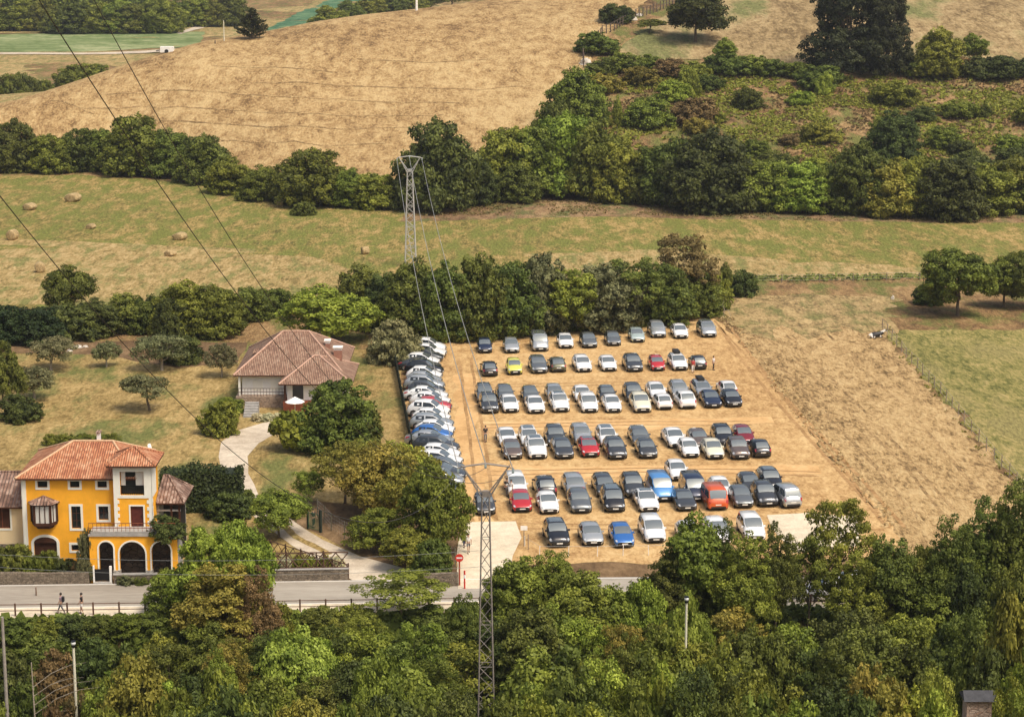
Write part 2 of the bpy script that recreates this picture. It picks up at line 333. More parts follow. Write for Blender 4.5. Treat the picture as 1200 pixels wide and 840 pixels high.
sheet('rough_grass_bank', pp([(850,332),(1290,326),(1290,390),(1060,384),(1000,372),(850,380)]), .008, G_SCRUB, wig=1.8, step=1.5, seed=7)
sheet('green_pasture', pp([(1032,388),(1290,384),(1290,640),(1215,600),(1150,520),(1090,450)]), .020, G_PAST, wig=1.6, step=1.2, seed=9)
sheet('stubble_field', pp([(846,352),(1000,352),(1030,386),(1088,450),(1150,520),(1205,588),(1200,660),(1050,660),(960,520),(880,430)]), .024, G_STUB, wig=1.0, step=1.2, seed=10)
sheet('garden_grass', pp([(-90,396),(200,400),(460,412),(470,440),(480,520),(520,600),(520,676),(420,672),(-90,668)]), .010, G_GARDEN, wig=.6, seed=11)
sheet('garden_soil', pp([(-90,398),(200,400),(290,402),(280,425),(210,432),(120,415),(-90,412)]), .016, G_DIRT, wig=.8, seed=12)
sheet('garden_soil', pp([(318,600),(360,586),(480,600),(536,612),(536,672),(460,672),(400,640)]), .016, G_DIRT, wig=.5, seed=13)
sheet('car_park_ground', pp([(470,404),(560,399),(842,374),(868,402),(900,440),(960,520),(1046,618),(1066,652),(600,662),(592,652),(600,620),(530,612),(500,560),(482,500)]), .030, G_LOT, wig=.7, step=1.2, seed=14)
sheet('dirt_slope', pp([(590,648),(1080,645),(1080,684),(560,680),(575,660)]), .020, G_DIRT, wig=.5, seed=17)
# worn tracks through the car park, a little paler
G_TRACK = ground_mat('worn pale track', [(.4,(.48,.285,.115,1)),(.48,(.60,.37,.16,1)),(.6,(.72,.49,.24,1))], .08, .5, 2.5, bump=.2, dist=.05)
sheet('worn_track', pp([(528,440),(556,436),(566,520),(572,612),(548,612),(538,520)]), .034, G_TRACK, wig=.8, seed=18)
sheet('worn_track', pp([(560,548),(760,546),(960,545),(960,556),(760,560),(560,562)]), .038, G_TRACK, wig=.8, seed=19)
sheet('worn_track', pp([(560,494),(760,492),(900,488),(906,496),(760,503),(560,504)]), .038, G_TRACK, wig=.8, seed=20)
# mowing lines following the hill, ruts in the lot and along the stubble
G_MOW = ground_mat('mown hay line', [(0.4, (0.16, 0.101, 0.045, 1)), (0.46, (0.291, 0.187, 0.082, 1)), (0.52, (0.423, 0.278, 0.125, 1)), (0.6, (0.564, 0.403, 0.189, 1))], .1, .6, 2.4, stretch=(1,.4), bump=1, dist=.3)
def ribbon(pts, w):
    L = []; R = []
    for i, p in enumerate(pts):
        a = Vector(pts[max(i-1, 0)]); c = Vector(pts[min(i+1, len(pts)-1)]); d = (c-a).normalized(); n = Vector((-d.y, d.x))*(w[i] if isinstance(w, list) else w)/2
        L.append(tuple(Vector(p)+n)); R.append(tuple(Vector(p)-n))
    return L+R[::-1]
for k, ln in enumerate([[(120,112),(180,108),(260,109),(340,115),(430,119),(540,122)],[(90,128),(160,126),(240,128),(330,134),(420,137),(520,136)],[(150,140),(230,144),(320,150),(400,152),(480,150)],
        [(60,118),(85,124),(110,134)],[(250,78),(330,80),(390,86)],[(200,160),(300,168),(380,172),(450,168)],[(420,70),(500,74),(580,70)],[(300,98),(420,102),(560,106),(620,100)]]):
    sheet('mowing_line', ribbon(pt(ln), .55 if k not in (3,) else .35), .17, G_MOW, grid=3, wig=.5, step=1.5, seed=40+k)
def track(ln, wd, m, zo, gap=0, seed=1):
    L = [Vector(P(*q)) for q in ln]
    for s_ in ((-1, 1) if gap else (0,)):
        Q = []
        for i, p in enumerate(L):
            d = (L[min(i+1, len(L)-1)]-L[max(i-1, 0)]).normalized(); Q.append(tuple(p+Vector((-d.y, d.x))*gap/2*s_))
        sheet('wheel_rut', ribbon(Q, wd), zo, m, wig=.10, step=1, seed=seed+s_)
G_RUT = ground_mat('dark wheel rut', [(.40,(.24,.135,.055,1)),(.5,(.38,.225,.095,1)),(.6,(.50,.31,.14,1))], .2, 1.2, 3.5, bump=.6, dist=.05)
G_FADE = ground_mat('fading grass margin', [(.40,(.13,.095,.04,1)),(.46,(.26,.18,.08,1)),(.52,(.38,.27,.12,1)),(.60,(.50,.36,.17,1))], .08, .7, 2.4, stretch=(1,.4), w=(.22,.38,.40), bump=.9, dist=.2, patch=((.17,.16,.055,1),.2,.54))
sheet('grass_margin', pp([(838,346),(1040,346),(1050,392),(1030,384),(1004,392),(985,380),(950,396),(925,382),(896,400),(872,384),(850,378)]), .052, G_FADE, wig=2.2, step=2, seed=81)
track([(850,384),(878,424),(915,468),(962,520),(1010,572),(1050,618)], .42, G_RUT, .044, 1.5, 61)
track([(838,376),(862,404),(900,446),(946,500),(990,552),(1030,602)], .30, G_RUT, .044, 0, 64)
track([(862,366),(905,420),(960,478),(1020,540),(1080,612)], .5, G_MOW, .030, 0, 66)
track([(905,372),(960,430),(1030,498),(1120,600)], .4, G_MOW, .030, 0, 67)
track([(950,372),(1010,430),(1080,498),(1160,592)], .4, G_MOW, .030, 0, 68)
track([(880,372),(930,420),(990,478),(1060,545),(1110,610)], .35, G_MOW, .030, 0, 69)
track([(545,420),(552,470),(560,520),(566,570),(572,610)], .35, G_RUT, .046, 1.5, 71)
track([(570,555),(650,553),(760,551),(880,553),(960,556)], .35, G_RUT, .044, 1.5, 73)
track([(565,500),(650,498),(760,496),(880,496)], .35, G_RUT, .044, 1.5, 75)
track([(560,453),(650,451),(760,449),(860,448)], .35, G_RUT, .044, 1.5, 77)
track([(572,615),(650,617),(760,618),(900,622)], .35, G_RUT, .044, 1.5, 79)
# distant valley
sheet('far_tan_field', pp([(-200,58),(300,50),(330,70),(240,130),(-200,160)]), .05, G_STRAW, wig=2, step=8, seed=21)
sheet('far_tan_field', pp([(60,34),(200,30),(262,14),(360,6),(380,-6),(520,-8),(520,30),(300,46),(80,44)]), .07, G_STRAW, wig=2, step=8, seed=22)
sheet('far_crop_field', pp([(-200,44),(60,40),(240,38),(232,56),(100,61),(-200,62)]), .11, G_CROP, wig=1.5, step=8, seed=23)
sheet('far_crop_field', pp([(-200,32),(60,35),(60,39),(-200,41)]), .14, G_STRAW, wig=1, step=8, seed=24)
sheet('far_crop_field', pp([(312,36),(330,26),(380,2),(420,-10),(470,-10),(440,30),(400,44),(320,46)]), .17, ground_mat('leafy green crop', [(.4,(.03,.095,.05,1)),(.5,(.07,.16,.08,1)),(.6,(.15,.24,.12,1))], .05, .2, .6, bump=1, dist=.6), wig=1.5, step=8, seed=25)
sheet('far_lane', pp([(206,40),(240,28),(258,14),(264,12),(262,17),(247,31),(212,41)]), .20, G_DRIVE, wig=.5, step=8, seed=26)
sheet('far_lane', pp([(-200,62),(100,62.5),(170,61),(240,57),(240,59),(170,63),(100,64.5),(-200,64)]), .20, G_DRIVE, wig=.5, step=8, seed=27)
def yu(x): return 176.2+.045*x if x < 0 else 176.2+.02*x
# woodland floor below the road
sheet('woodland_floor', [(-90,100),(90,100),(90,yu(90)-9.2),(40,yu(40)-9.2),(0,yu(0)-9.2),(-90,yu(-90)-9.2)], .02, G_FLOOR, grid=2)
# road
def strip(name, off0, off1, zo, m, x0=-160, x1=160, solid=None):
    top = [(x, yu(x)-off0) for x in range(x0, x1+1, 8)]; bot = [(x, yu(x)-off1) for x in range(x1, x0-1, -8)]
    return sheet(name, top+bot, zo, m, zfun=lambda x, y: 0)
strip('road', 0, 6.4, .045, G_ASPH)
strip('road_edge_line', .15, .28, .050, mat('road paint', (.8,.78,.72,1), .7))
strip('road_edge_line', 5.95, 6.08, .050, mat('road paint', (.8,.78,.72,1), .7))
# riverside footpath on a retaining wall, a real kerb step
b = MB()
for i, x in enumerate(range(-160, 160, 8)):
    a0, a1 = yu(x)-6.4, yu(x+8)-6.4; c0, c1 = a0-2.3, a1-2.3
    v = [(x,a0,.0),(x+8,a1,.0),(x+8,c1,.0),(x,c0,.0),(x,a0,.16),(x+8,a1,.16),(x+8,c1,.16),(x,c0,.16)]
    b.add(v, [(4,7,6,5),(0,4,5,1),(3,2,6,7)])
tag(b.build('footpath', G_CONC), kind='structure')
STONE = stone_mat('rough stone masonry', (.13,.10,.07,1), (.28,.225,.16,1), (.07,.055,.04,1), 4.2)
b = MB()
for x in range(-160, 160, 8):
    c0, c1 = yu(x)-8.7, yu(x+8)-8.7
    v = [(x,c0-.4,-7),(x+8,c1-.4,-7),(x+8,c1-.4,.12),(x,c0-.4,.12),(x,c0-.003,.12),(x+8,c1-.003,.12),(x,c0-.003,-7),(x+8,c1-.003,-7)]
    b.add(v, [(0,1,2,3),(3,2,5,4),(4,5,7,6)])
o = b.build('retaining_wall', STONE); tag(o, 'low dark stone retaining wall carrying the riverside footpath', 'wall')
# pale concrete entrance apron between road and car park
sheet('entrance_apron', pp([(541,612),(604,611),(612,630),(600,652),(598,690),(536,690),(534,650)]), .048, G_CONC, wig=.15, seed=31)
sheet('concrete_pad', pp([(900,604),(948,601),(1004,606),(1010,640),(930,648),(905,620)]), .048, G_CONC, wig=.15, seed=32)
def ribbon(pts, w):
    L = []; R = []
    for i, p in enumerate(pts):
        a = Vector(pts[max(i-1, 0)]); c = Vector(pts[min(i+1, len(pts)-1)]); d = (c-a).normalized(); n = Vector((-d.y, d.x))*(w[i] if isinstance(w, list) else w)/2
        L.append(tuple(Vector(p)+n)); R.append(tuple(Vector(p)-n))
    return L+R[::-1]
drv = [P(*q) for q in [(352,494),(322,499),(299,507),(281,519),(273,535),(276,556),(290,582),(325,612),(360,636),(400,656),(446,674),(462,682)]]
sheet('driveway', ribbon(drv, [3,4,4.6,4.0,3.0,2.5,2.5,2.8,3.2,3.6,5.5,8]), .040, G_DRIVE, wig=.15, seed=33)
sheet('driveway', ribbon([P(*q) for q in [(312,501),(345,507),(380,507),(410,503)]], 3.2), .044, G_DRIVE, wig=.2, seed=35)
gr = [P(*q) for q in [(318,607),(350,630),(385,650)]]
sheet('driveway_grass_strip', ribbon(gr, .7), .052, G_GARDEN, wig=.2, step=1)
# ------------------------------------------------------------ vegetation
LM = {
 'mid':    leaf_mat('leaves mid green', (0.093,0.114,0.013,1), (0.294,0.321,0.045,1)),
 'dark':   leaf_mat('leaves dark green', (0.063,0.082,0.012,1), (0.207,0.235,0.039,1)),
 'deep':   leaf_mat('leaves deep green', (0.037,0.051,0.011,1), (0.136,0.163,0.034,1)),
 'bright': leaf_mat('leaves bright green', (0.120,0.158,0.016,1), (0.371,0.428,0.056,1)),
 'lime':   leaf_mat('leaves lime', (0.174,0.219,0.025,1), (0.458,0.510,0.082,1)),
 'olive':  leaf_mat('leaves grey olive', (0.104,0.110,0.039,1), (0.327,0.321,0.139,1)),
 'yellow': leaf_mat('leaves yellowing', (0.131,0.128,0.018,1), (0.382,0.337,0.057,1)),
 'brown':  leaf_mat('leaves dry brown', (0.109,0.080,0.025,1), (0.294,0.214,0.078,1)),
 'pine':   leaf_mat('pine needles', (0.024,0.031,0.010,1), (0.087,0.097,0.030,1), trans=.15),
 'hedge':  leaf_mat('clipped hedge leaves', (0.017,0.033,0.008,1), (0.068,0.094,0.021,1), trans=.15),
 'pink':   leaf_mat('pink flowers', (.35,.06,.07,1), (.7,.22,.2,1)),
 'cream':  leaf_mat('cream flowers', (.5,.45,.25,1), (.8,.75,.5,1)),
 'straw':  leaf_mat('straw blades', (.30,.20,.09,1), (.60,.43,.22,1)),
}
BARK = wall_mat('bark', (.13,.10,.07,1), .35, 4, bump=.6)
BARKG = wall_mat('pale bark', (.34,.29,.22,1), .3, 4, bump=.5)
def leaf_mesh(name, pos, nrm, size, tint, seed=0, m='mid', asp=.62):
    rng = np.random.default_rng(seed); n = len(pos)
    nrm = nrm/np.maximum(1e-6, np.linalg.norm(nrm, axis=1))[:, None]
    r = rng.normal(size=(n, 3)); a = np.cross(nrm, r); a /= np.maximum(1e-6, np.linalg.norm(a, axis=1))[:, None]; b = np.cross(nrm, a)
    s = size[:, None]
    bend = nrm*s*.18
    v = np.stack([pos+a*s, pos+b*s*asp-bend*.3, pos-a*s*.9-bend, pos-b*s*asp-bend*.3], 1).reshape(-1, 3)
    me = bpy.data.meshes.new(name); me.vertices.add(4*n); me.loops.add(4*n); me.polygons.add(n)
    me.vertices.foreach_set('co', v.astype(np.float32).ravel())
    me.loops.foreach_set('vertex_index', np.arange(4*n, dtype=np.int32))
    me.polygons.foreach_set('loop_start', np.arange(0, 4*n, 4, dtype=np.int32)); me.polygons.foreach_set('loop_total', np.full(n, 4, dtype=np.int32))
    at = me.attributes.new('tint', 'FLOAT', 'FACE'); at.data.foreach_set('value', np.clip(tint, 0, 1).astype(np.float32))
    me.update(calc_edges=True); me.validate(); me.materials.append(LM[m]); return me
def crown_pts(rng, lobes, nclump, nleaf, cr, leaf, flat=1.0, inner=.12, droop=0.0, zmin=.15):
    """leaves gathered in clumps over the union of the lobes (centre, radii)"""
    C = np.array([l[0] for l in lobes]); Rr = np.array([l[1] for l in lobes])
    wts = (Rr[:, 0]*Rr[:, 2]); wts = wts/wts.sum(); cl = []
    tries = 0
    while len(cl) < nclump and tries < nclump*30:
        tries += 1; k = rng.choice(len(lobes), p=wts); d = rng.normal(size=3); d /= np.linalg.norm(d)
        if d[2] < -.7: continue
        rr = rng.uniform(.74, 1.16); p = C[k]+d*Rr[k]*rr
        if p[2] < zmin: continue
        q = (((p-C)/Rr)**2).sum(1); q[k] = 9
        if q.min() < .62: continue
        cl.append((p, d, rng.uniform(.5, 1.35)*cr, rng.normal(.47, .24)))
    P_, N_, S_, T_ = [], [], [], []
    for p, d, r, t in cl:
        n = max(6, int(nleaf*(r/cr)**1.5)); u = rng.normal(size=(n, 3)); u /= np.linalg.norm(u, axis=1)[:, None]
        u[:, 2] = np.where((u[:, 2] < -.4) & (rng.random(n) < .5), -u[:, 2]*.6, u[:, 2])
        rad_ = r*rng.uniform(.35, 1.05, size=(n, 1))**.6
        pos = p+u*rad_*np.array([1, 1, flat]); pos[:, 2] -= droop*rng.random(n)*r
        nr = u*.9+d*.45+np.array([0, 0, .38])+rng.normal(size=(n, 3))*.7
        P_.append(pos); N_.append(nr); S_.append(leaf*rng.uniform(.6, 1.35, n)); T_.append(t+rng.normal(0, .22, n))
    ni = int(inner*nclump*nleaf)
    if ni:
        k = rng.choice(len(lobes), size=ni, p=wts); u = rng.normal(size=(ni, 3)); u /= np.linalg.norm(u, axis=1)[:, None]
        pos = C[k]+u*Rr[k]*rng.uniform(.3, .85, (ni, 1)); pos[:, 2] = np.maximum(pos[:, 2], zmin)
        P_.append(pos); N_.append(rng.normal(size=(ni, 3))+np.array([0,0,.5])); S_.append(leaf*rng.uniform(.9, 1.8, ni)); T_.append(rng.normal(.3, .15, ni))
    P_ = np.concatenate(P_); P_[:, 2] = np.maximum(P_[:, 2], .05)
    return P_, np.concatenate(N_), np.concatenate(S_), np.concatenate(T_)
def trunk_mesh(name, rng, r0, ztop, lobes, lean=(0,0), bark=None, nl=5):
    b = MB(); pts = [(0,0,-.6)]; n = 5
    for i in range(1, n+1):
        t = i/n; pts.append((lean[0]*t+rng.normal(0,.04)*ztop*.3, lean[1]*t+rng.normal(0,.04)*ztop*.3, ztop*t))
    b.tube(pts, [r0*1.35]+[r0*(1-.5*i/n) for i in range(1, n+1)], 8)
    top = np.array(pts[-1]); mid = np.array(pts[-3])
    for i, l in enumerate(lobes[:nl]):
        c = np.array(l[0]); s = mid if i % 2 else top; m_ = s*.5+c*.5+np.array([0,0,-.08*ztop])+rng.normal(0,.1,3)
        b.tube([s, m_, c+np.array([0,0,l[1][2]*.45])], [r0*.5, r0*.33, r0*.08], 5)
        for q in range(2):
            d = rng.normal(size=3); d /= np.linalg.norm(d); d[2] = abs(d[2])*.7
            b.tube([m_, m_*.3+.7*c+d*np.array(l[1])*.4, c+d*np.array(l[1])*.85], [r0*.25, r0*.14, r0*.04], 4)
    return b.mesh(name, bark or BARK)
PROTO = {}
def proto(kind, i, H, R, z0, nlobes, lr, nclump, nleaf, cr, leaf, r0=.2, flat=.8, inner=.12, bark=None, droop=0., flatten=1., lean=(0,0)):
    rng = np.random.default_rng(hash((len(kind), i, int(H*10), nclump)) % 99991); lobes = []
    ch = H-z0
    for k in range(nlobes):
        a = 2*math.pi*(k+rng.uniform(-.3,.3))/nlobes; t = rng.uniform(.1, .95) if nlobes > 3 else .5
        rr = R*rng.uniform(.35,.58)*(1-.55*max(0, t-.4)) if nlobes > 1 else 0
        lrk = R*lr*rng.uniform(.8,1.15); zz = z0+ch*(.22+.5*t)
        lobes.append(((math.cos(a)*rr+lean[0], math.sin(a)*rr+lean[1], zz), (lrk, lrk, min(lrk*flatten, ch*.42))))
    lobes.append(((lean[0], lean[1], z0+ch*.62), (R*.55, R*.55, ch*.38)))
    if kind in ('full', 'bush', 'pine'):
        for k in range(7):
            a = 2*math.pi*(k+rng.uniform(-.3,.3))/7; lobes.append(((math.cos(a)*R*.55, math.sin(a)*R*.55, z0+ch*.17), (R*.40, R*.40, ch*.22)))
    pos, nr, sz, ti = crown_pts(rng, lobes, nclump, nleaf, cr, leaf, flat, inner, droop, zmin=z0*.8+.1)
    # normalise so the crown really spans R and H
    ex = np.percentile(np.abs(pos[:, :2]-np.array(lean)), 98); pos[:, :2] *= R/ex
    zt = np.percentile(pos[:, 2], 99.5); f_ = (H-z0)/max(.1, zt-z0); pos[:, 2] = z0+(pos[:, 2]-z0)*f_
    lobes = [((c[0]*R/ex, c[1]*R/ex, z0+(c[2]-z0)*f_), r) for c, r in lobes]
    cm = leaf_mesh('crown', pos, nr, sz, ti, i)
    tm = trunk_mesh('trunk', rng, r0, z0+ch*.3, lobes, lean, bark, nl=6) if z0 > .3 else None
    PROTO.setdefault(kind, []).append((cm, tm, H, R))
for i in range(5): proto('round', i, 9, 4.4, 1.1, 8, .46, 175, 90, .66, .18, r0=.24, flat=.9)
for i in range(6): proto('full', i+80, 8, 4.4, .32, 9, .44, 240, 80, .64, .19, r0=.2, flat=.95, inner=.2)
for i in range(4): proto('tall', i+10, 13, 4.2, 2.4, 11, .42, [200,260,150,210][i], [92,80,80,100][i], [.68,.55,.85,.62][i], [.19,.14,.25,.16][i], r0=.26, flat=.95)
for i in range(4): proto('airy', i+20, 11, 4.4, 2.2, 9, .36, 75, 105, .66, .17, r0=.2, inner=.05)
for i in range(5): proto('bush', i+30, 4, 3, .05, 7, .46, 100, 85, .48, .16, inner=.25, flat=1)
for i in range(3): proto('olive', i+40, 4.2, 2.4, 1.0, 6, .46, 80, 90, .42, .10, r0=.16, bark=BARKG)
for i in range(3): proto('pine', i+50, 17, 7, .35, 16, .32, 300, 110, .85, .21, r0=.45, flat=.7, inner=.15, flatten=.8)
for i in range(2): proto('bigleaf', i+60, 5, 3, .3, 6, .45, 55, 42, .7, .40, inner=.1, r0=.12)
for i in range(2): proto('umbrella', i+70, 4.0, 2.6, 1.9, 5, .45, 62, 95, .42, .12, r0=.15, flat=.6, flatten=.6, lean=(-.55,0))
GRP = {}
def put(kind, x, y, z, Wm, Hm, m, name, desc, cat, group, px, solo=False, rz=None, var=None, sy=None):
    pr = PROTO[kind]; cm, tm, H, R = pr[(var if var is not None else random.randrange(len(pr)))]
    if kind in ('bush', 'full'): Hm = max(Hm, .46*Wm)
    sx = Wm/(2*R); sz = Hm/H; rz = random.uniform(0, 6.28) if rz is None else rz
    if tm is None:
        o = bpy.data.objects.new(name, cm); COL.objects.link(o); crown = o
    else:
        o = thing(name, None, None); crown = bpy.data.objects.new('crown', cm); COL.objects.link(crown); crown.parent = o
        t = bpy.data.objects.new('trunk', tm); COL.objects.link(t); t.parent = o
    o.location = (x, y, z); o.scale = (sx, (sy or sx), sz); o.rotation_euler = (0, 0, rz)
    crown.material_slots[0].link = 'OBJECT'; crown.material_slots[0].material = LM[m]
    if solo: tag(o, desc, cat, group)
    else: o['category'] = cat; GRP.setdefault((desc, group), []).append((px, o))
    return o
def veg(px, by, wpx, hpx, kind, m, desc, cat='tree', name='tree', group=None, solo=False, **k):
    x, y, z = PT(px, by); s = pxm(x, y, z); W = wpx/s; Hm = max(.5, hpx/s/.96-.10*W)
    return put(kind, x, y, z-.05, W, Hm, m, name, desc, cat, group, px, solo, **k)
def near(px, ty, Y, wpx, kind, m, desc, group, cat='tree', name='tree', **k):
    x, zt = atY(px, ty, Y); z = h(x, Y); s = pxm(x, Y, zt-2)
    return put(kind, x, Y, z-.05, wpx/s, max(1.5, zt-z-.5), m, name, desc, cat, group, px, **k)
# --- hedgerow at the foot of the dry hill, left of the dark round tree
g = 'trees and bushes in the hedgerow under the dry hill'
D = 'bushy tree in the hedgerow under the dry hill'
for a in [(-28,202,60,62,'dark'),(18,200,62,62,'dark'),(62,202,54,46,'mid'),(95,200,58,52,'dark'),(128,200,50,50,'mid'),(158,204,84,72,'mid'),(198,205,62,56,'dark'),(238,214,66,58,'dark'),
          (272,226,58,44,'mid'),(308,234,56,42,'mid'),(368,240,88,70,'mid'),(340,238,40,36,'dark'),(412,242,52,46,'mid'),(444,244,56,44,'mid')]:
    veg(*a[:4], 'full' if a[3] > 40 else 'bush', a[4], D, group=g, name='hedgerow_tree')
veg(356,252,28,18,'bush','dark','small round dark bush alone on the green meadow below the hedgerow',cat='bush',name='bush',solo=True)
veg(511,246,94,106,'full','deep','big round very dark tree just behind the far pylon',name='oak_tree',solo=True,var=1)
veg(556,240,52,60,'full','deep','dark bluish tree right beside the big round dark tree',name='tree',solo=True)
g = 'trees in the thicket right of the big round dark tree'
D = 'leafy tree in the thicket right of the round dark tree'
for a in [(590,230,78,82,'mid'),(628,228,84,84,'mid'),(662,228,92,96,'bright'),(700,232,84,90,'mid'),(652,200,60,80,'dark'),(606,236,60,46,'dark')]:
    veg(*a[:4], 'full', a[4], D, group=g, name='thicket_tree')
g = 'trees and shrubs bordering the right meadow'
D = 'dense tree at the top edge of the right meadow'
for a in [(726,236,70,74,'mid'),(752,236,72,66,'dark'),(790,240,84,80,'dark'),(832,246,104,98,'deep'),(872,244,84,66,'mid'),(908,246,74,60,'mid'),(940,248,74,60,'bright'),(972,248,70,60,'mid'),
          (1008,250,78,84,'dark'),(1044,252,82,66,'yellow'),(1078,252,80,72,'mid'),(1114,256,84,74,'deep'),(1150,250,84,62,'mid'),(1186,246,84,66,'mid'),(1220,248,80,66,'dark')]:
    veg(*a[:4], 'full', a[4], D, group=g, name='hedgerow_tree')
# --- named plants of the hillside
veg(676,150,74,72,'full','mid','leafy tree at the lower end of the curved post fence',name='tree',solo=True)
veg(722,26,40,24,'bush','deep','small dark bush beside the top of the curved post fence',cat='bush',name='bush',solo=True)
veg(700,62,50,28,'bush','dark','low dark bush hugging the curved post fence halfway up',cat='bush',name='bush',solo=True)
veg(760,40,36,20,'umbrella','dark','small flat-topped tree near the top of the post fence',name='small_tree',solo=True)
veg(815,50,72,72,'round','deep','rounded dark tree alone on the dry upland field, left of the huge pine',name='oak_tree',solo=True,var=2)
veg(992,84,94,130,'pine','pine','huge dark pine on the upland field, left one of two',name='pine_tree',solo=True,var=0)
veg(1038,88,60,118,'pine','pine','huge dark pine on the upland field, right one of two',name='pine_tree',solo=True,var=1)
veg(850,78,26,34,'tall','bright','small bright green tree at the lower edge of the dry upland field',name='small_tree',solo=True)
veg(807,112,26,34,'bush','lime','tall lime green bush on the scrubby slope below the lone oak',cat='bush',name='bush',solo=True)
veg(966,110,22,26,'bush','lime','small lime green bush just below the big pines',cat='bush',name='bush',solo=True)
veg(1098,90,56,58,'full','mid','bushy tree right of the big pines',name='tree',solo=True)
veg(1140,74,34,36,'round','mid','small tree right of the bushy tree by the big pines',name='small_tree',solo=True)
veg(723,164,12,50,'tall','mid','thin upright young tree amid the dry scrub below the post fence',name='young_tree',solo=True)
veg(1046,190,62,62,'full','deep','dark rounded tree midway up the scrubby slope on the right',name='tree',solo=True)
# --- scattered scrub
random.seed(21)
g = 'bushes scattered over the scrubby right hillside'
pts_ = []
bands = [(86,118,700,1230,34,.6),(118,150,690,1230,42,.75),(150,185,700,1230,46,.75),(185,214,700,1230,52,.95)]
names = ['upper belt','second belt','third belt','lowest belt']
for bi, (y0, y1, x0, x1, st, pr) in enumerate(bands):
    x = x0
    while x < x1:
        dens = pr*(1.1 if x > 1040 else .8)
        if bi == 2 and 700 < x < 780: dens = .3
        if bi == 2 and 900 < x < 980: dens = .4
        if random.random() < dens:
            yy = random.uniform(y0, y1); wd = random.uniform(22, 58); hg = wd*random.uniform(.4, .7)
            mm = random.choice(['mid','mid','dark','yellow','yellow','bright','brown','mid'] if x < 1060 else ['mid','dark','dark','deep','mid','yellow'])
            veg(x+random.uniform(-8, 8), yy, wd, hg, 'bush', mm, 'bush in the %s of the right hillside scrub' % names[bi], cat='bush', name='bush', group=g)
        x += st*random.uniform(.45, .95)
g = 'low bushes on the line below the upland field'
for px in list(range(705, 965, 26))+list(range(1060, 1230, 26)):
    veg(px+random.uniform(-6,6), random.uniform(80,92), random.uniform(30,50), random.uniform(12,24), 'bush', random.choice(['dark','mid','deep','brown']), 'low bush in the line edging the upland field', cat='bush', name='bush', group=g)
# --- hedge between the left meadow and the gardens
g = 'trees and bushes in the hedge behind the olive garden'
D = 'bushy tree in the hedge above the olive garden'
for a in [(-20,400,70,50,'hedge'),(12,400,62,46,'hedge'),(48,402,60,46,'hedge'),(82,396,70,44,'deep'),(112,392,66,46,'deep'),(148,386,62,46,'dark'),(178,388,58,44,'dark'),(216,392,78,66,'mid'),(248,392,74,62,'mid'),
          (288,374,64,42,'dark'),(318,368,54,34,'dark'),(200,398,40,50,'deep')]:
    veg(*a[:4], 'bush' if a[3] < 45 else 'full', a[4], D, group=g, name='hedge_tree')
veg(80,376,58,68,'round','dark','rounded tree standing up out of the dark hedge at the far left',name='tree',solo=True,var=3)
veg(382,402,104,74,'round','bright','broad bright green tree behind the brown-roofed bungalow',name='broad_tree',solo=True,var=0)
g = 'trees in the belt behind the car park'
D = 'leafy tree in the belt behind the car park'
for a in [(424,372,70,70,'dark'),(452,386,74,80,'deep'),(486,392,82,84,'deep'),(524,396,82,92,'dark'),(560,396,80,94,'deep'),(600,392,84,88,'dark'),(634,390,70,98,'mid'),(664,390,84,92,'dark'),(704,386,84,78,'deep'),
          (740,384,78,80,'dark'),(776,378,86,92,'dark'),(812,368,70,72,'dark')]:
    veg(a[0], a[1], a[2]*random.uniform(.85,1.05), a[3]*random.uniform(.78,1.08), random.choice(['full','full','full','airy','round']), random.choice([a[4],'mid','dark','olive' if a[0] in (634,704,452) else a[4]]), D, group=g, name='belt_tree')
veg(800,366,76,96,'airy','brown','half bare brownish tree rising from the belt behind the car park',name='tree',solo=True)
veg(850,352,18,44,'tall','dark','thin upright tree at the right end of the belt behind the car park',name='tree',solo=True)
veg(869,346,40,32,'bush','deep','round dark bush closing the right end of the tree belt',cat='bush',name='bush',solo=True)
veg(832,362,50,46,'bush','mid','loose green bush beside the track at the end of the tree belt',cat='bush',name='bush',solo=True)
veg(462,424,60,52,'bush','olive','grey green bush at the top of the side-on column of cars',cat='bush',name='bush',solo=True)
g = 'low bushes under the belt behind the car park'
for px in (540,585,640,690,735,775):
    veg(px,398-(px-540)*.09,52,24,'bush',random.choice(['dark','mid']), 'low bush behind the top car row', cat='bush', name='bush', group=g)
veg(1122,370,84,82,'round','mid','large leafy tree at the right edge above the green pasture',name='tree',solo=True,var=4)
g = 'trees behind the green pasture'
for a in [(1176,360,56,62,'mid'),(1205,362,60,70,'dark'),(1086,356,34,24,'dark')]:
    veg(*a[:4], 'round' if a[3]>30 else 'bush', a[4], 'tree by the right edge of the photo above the green pasture', group=g, name='tree')
# --- olive garden
g = 'olive trees in the left garden'
D = 'grey green olive tree in the garden left of the bungalow'
for a in [(60,434,54,42,'olive'),(40,468,54,42,'olive'),(190,434,58,46,'olive'),(125,430,34,32,'olive'),(260,442,38,42,'olive')]:
    veg(*a[:4], 'olive', a[4], D, group=g, name='olive_tree')
veg(176,481,56,46,'umbrella','olive','leaning flat-topped olive tree in the middle of the dry garden',name='olive_tree',solo=True,rz=0,var=0)
veg(4,476,50,78,'round','dark','dark tree cut by the left edge of the photo beside the olives',name='tree',solo=True)
veg(24,492,52,34,'bush','deep','low dark bush under the left olives',cat='bush',name='bush',solo=True)
veg(258,508,46,40,'bush','mid','rounded green bush left of the bungalow drive',cat='bush',name='bush',solo=True)
veg(214,424,50,34,'bush','deep','dark bush behind the olive garden against the hedge',cat='bush',name='bush',solo=True)
veg(270,482,36,18,'bush','mid','low bush beside the bungalow steps',cat='bush',name='bush',solo=True)
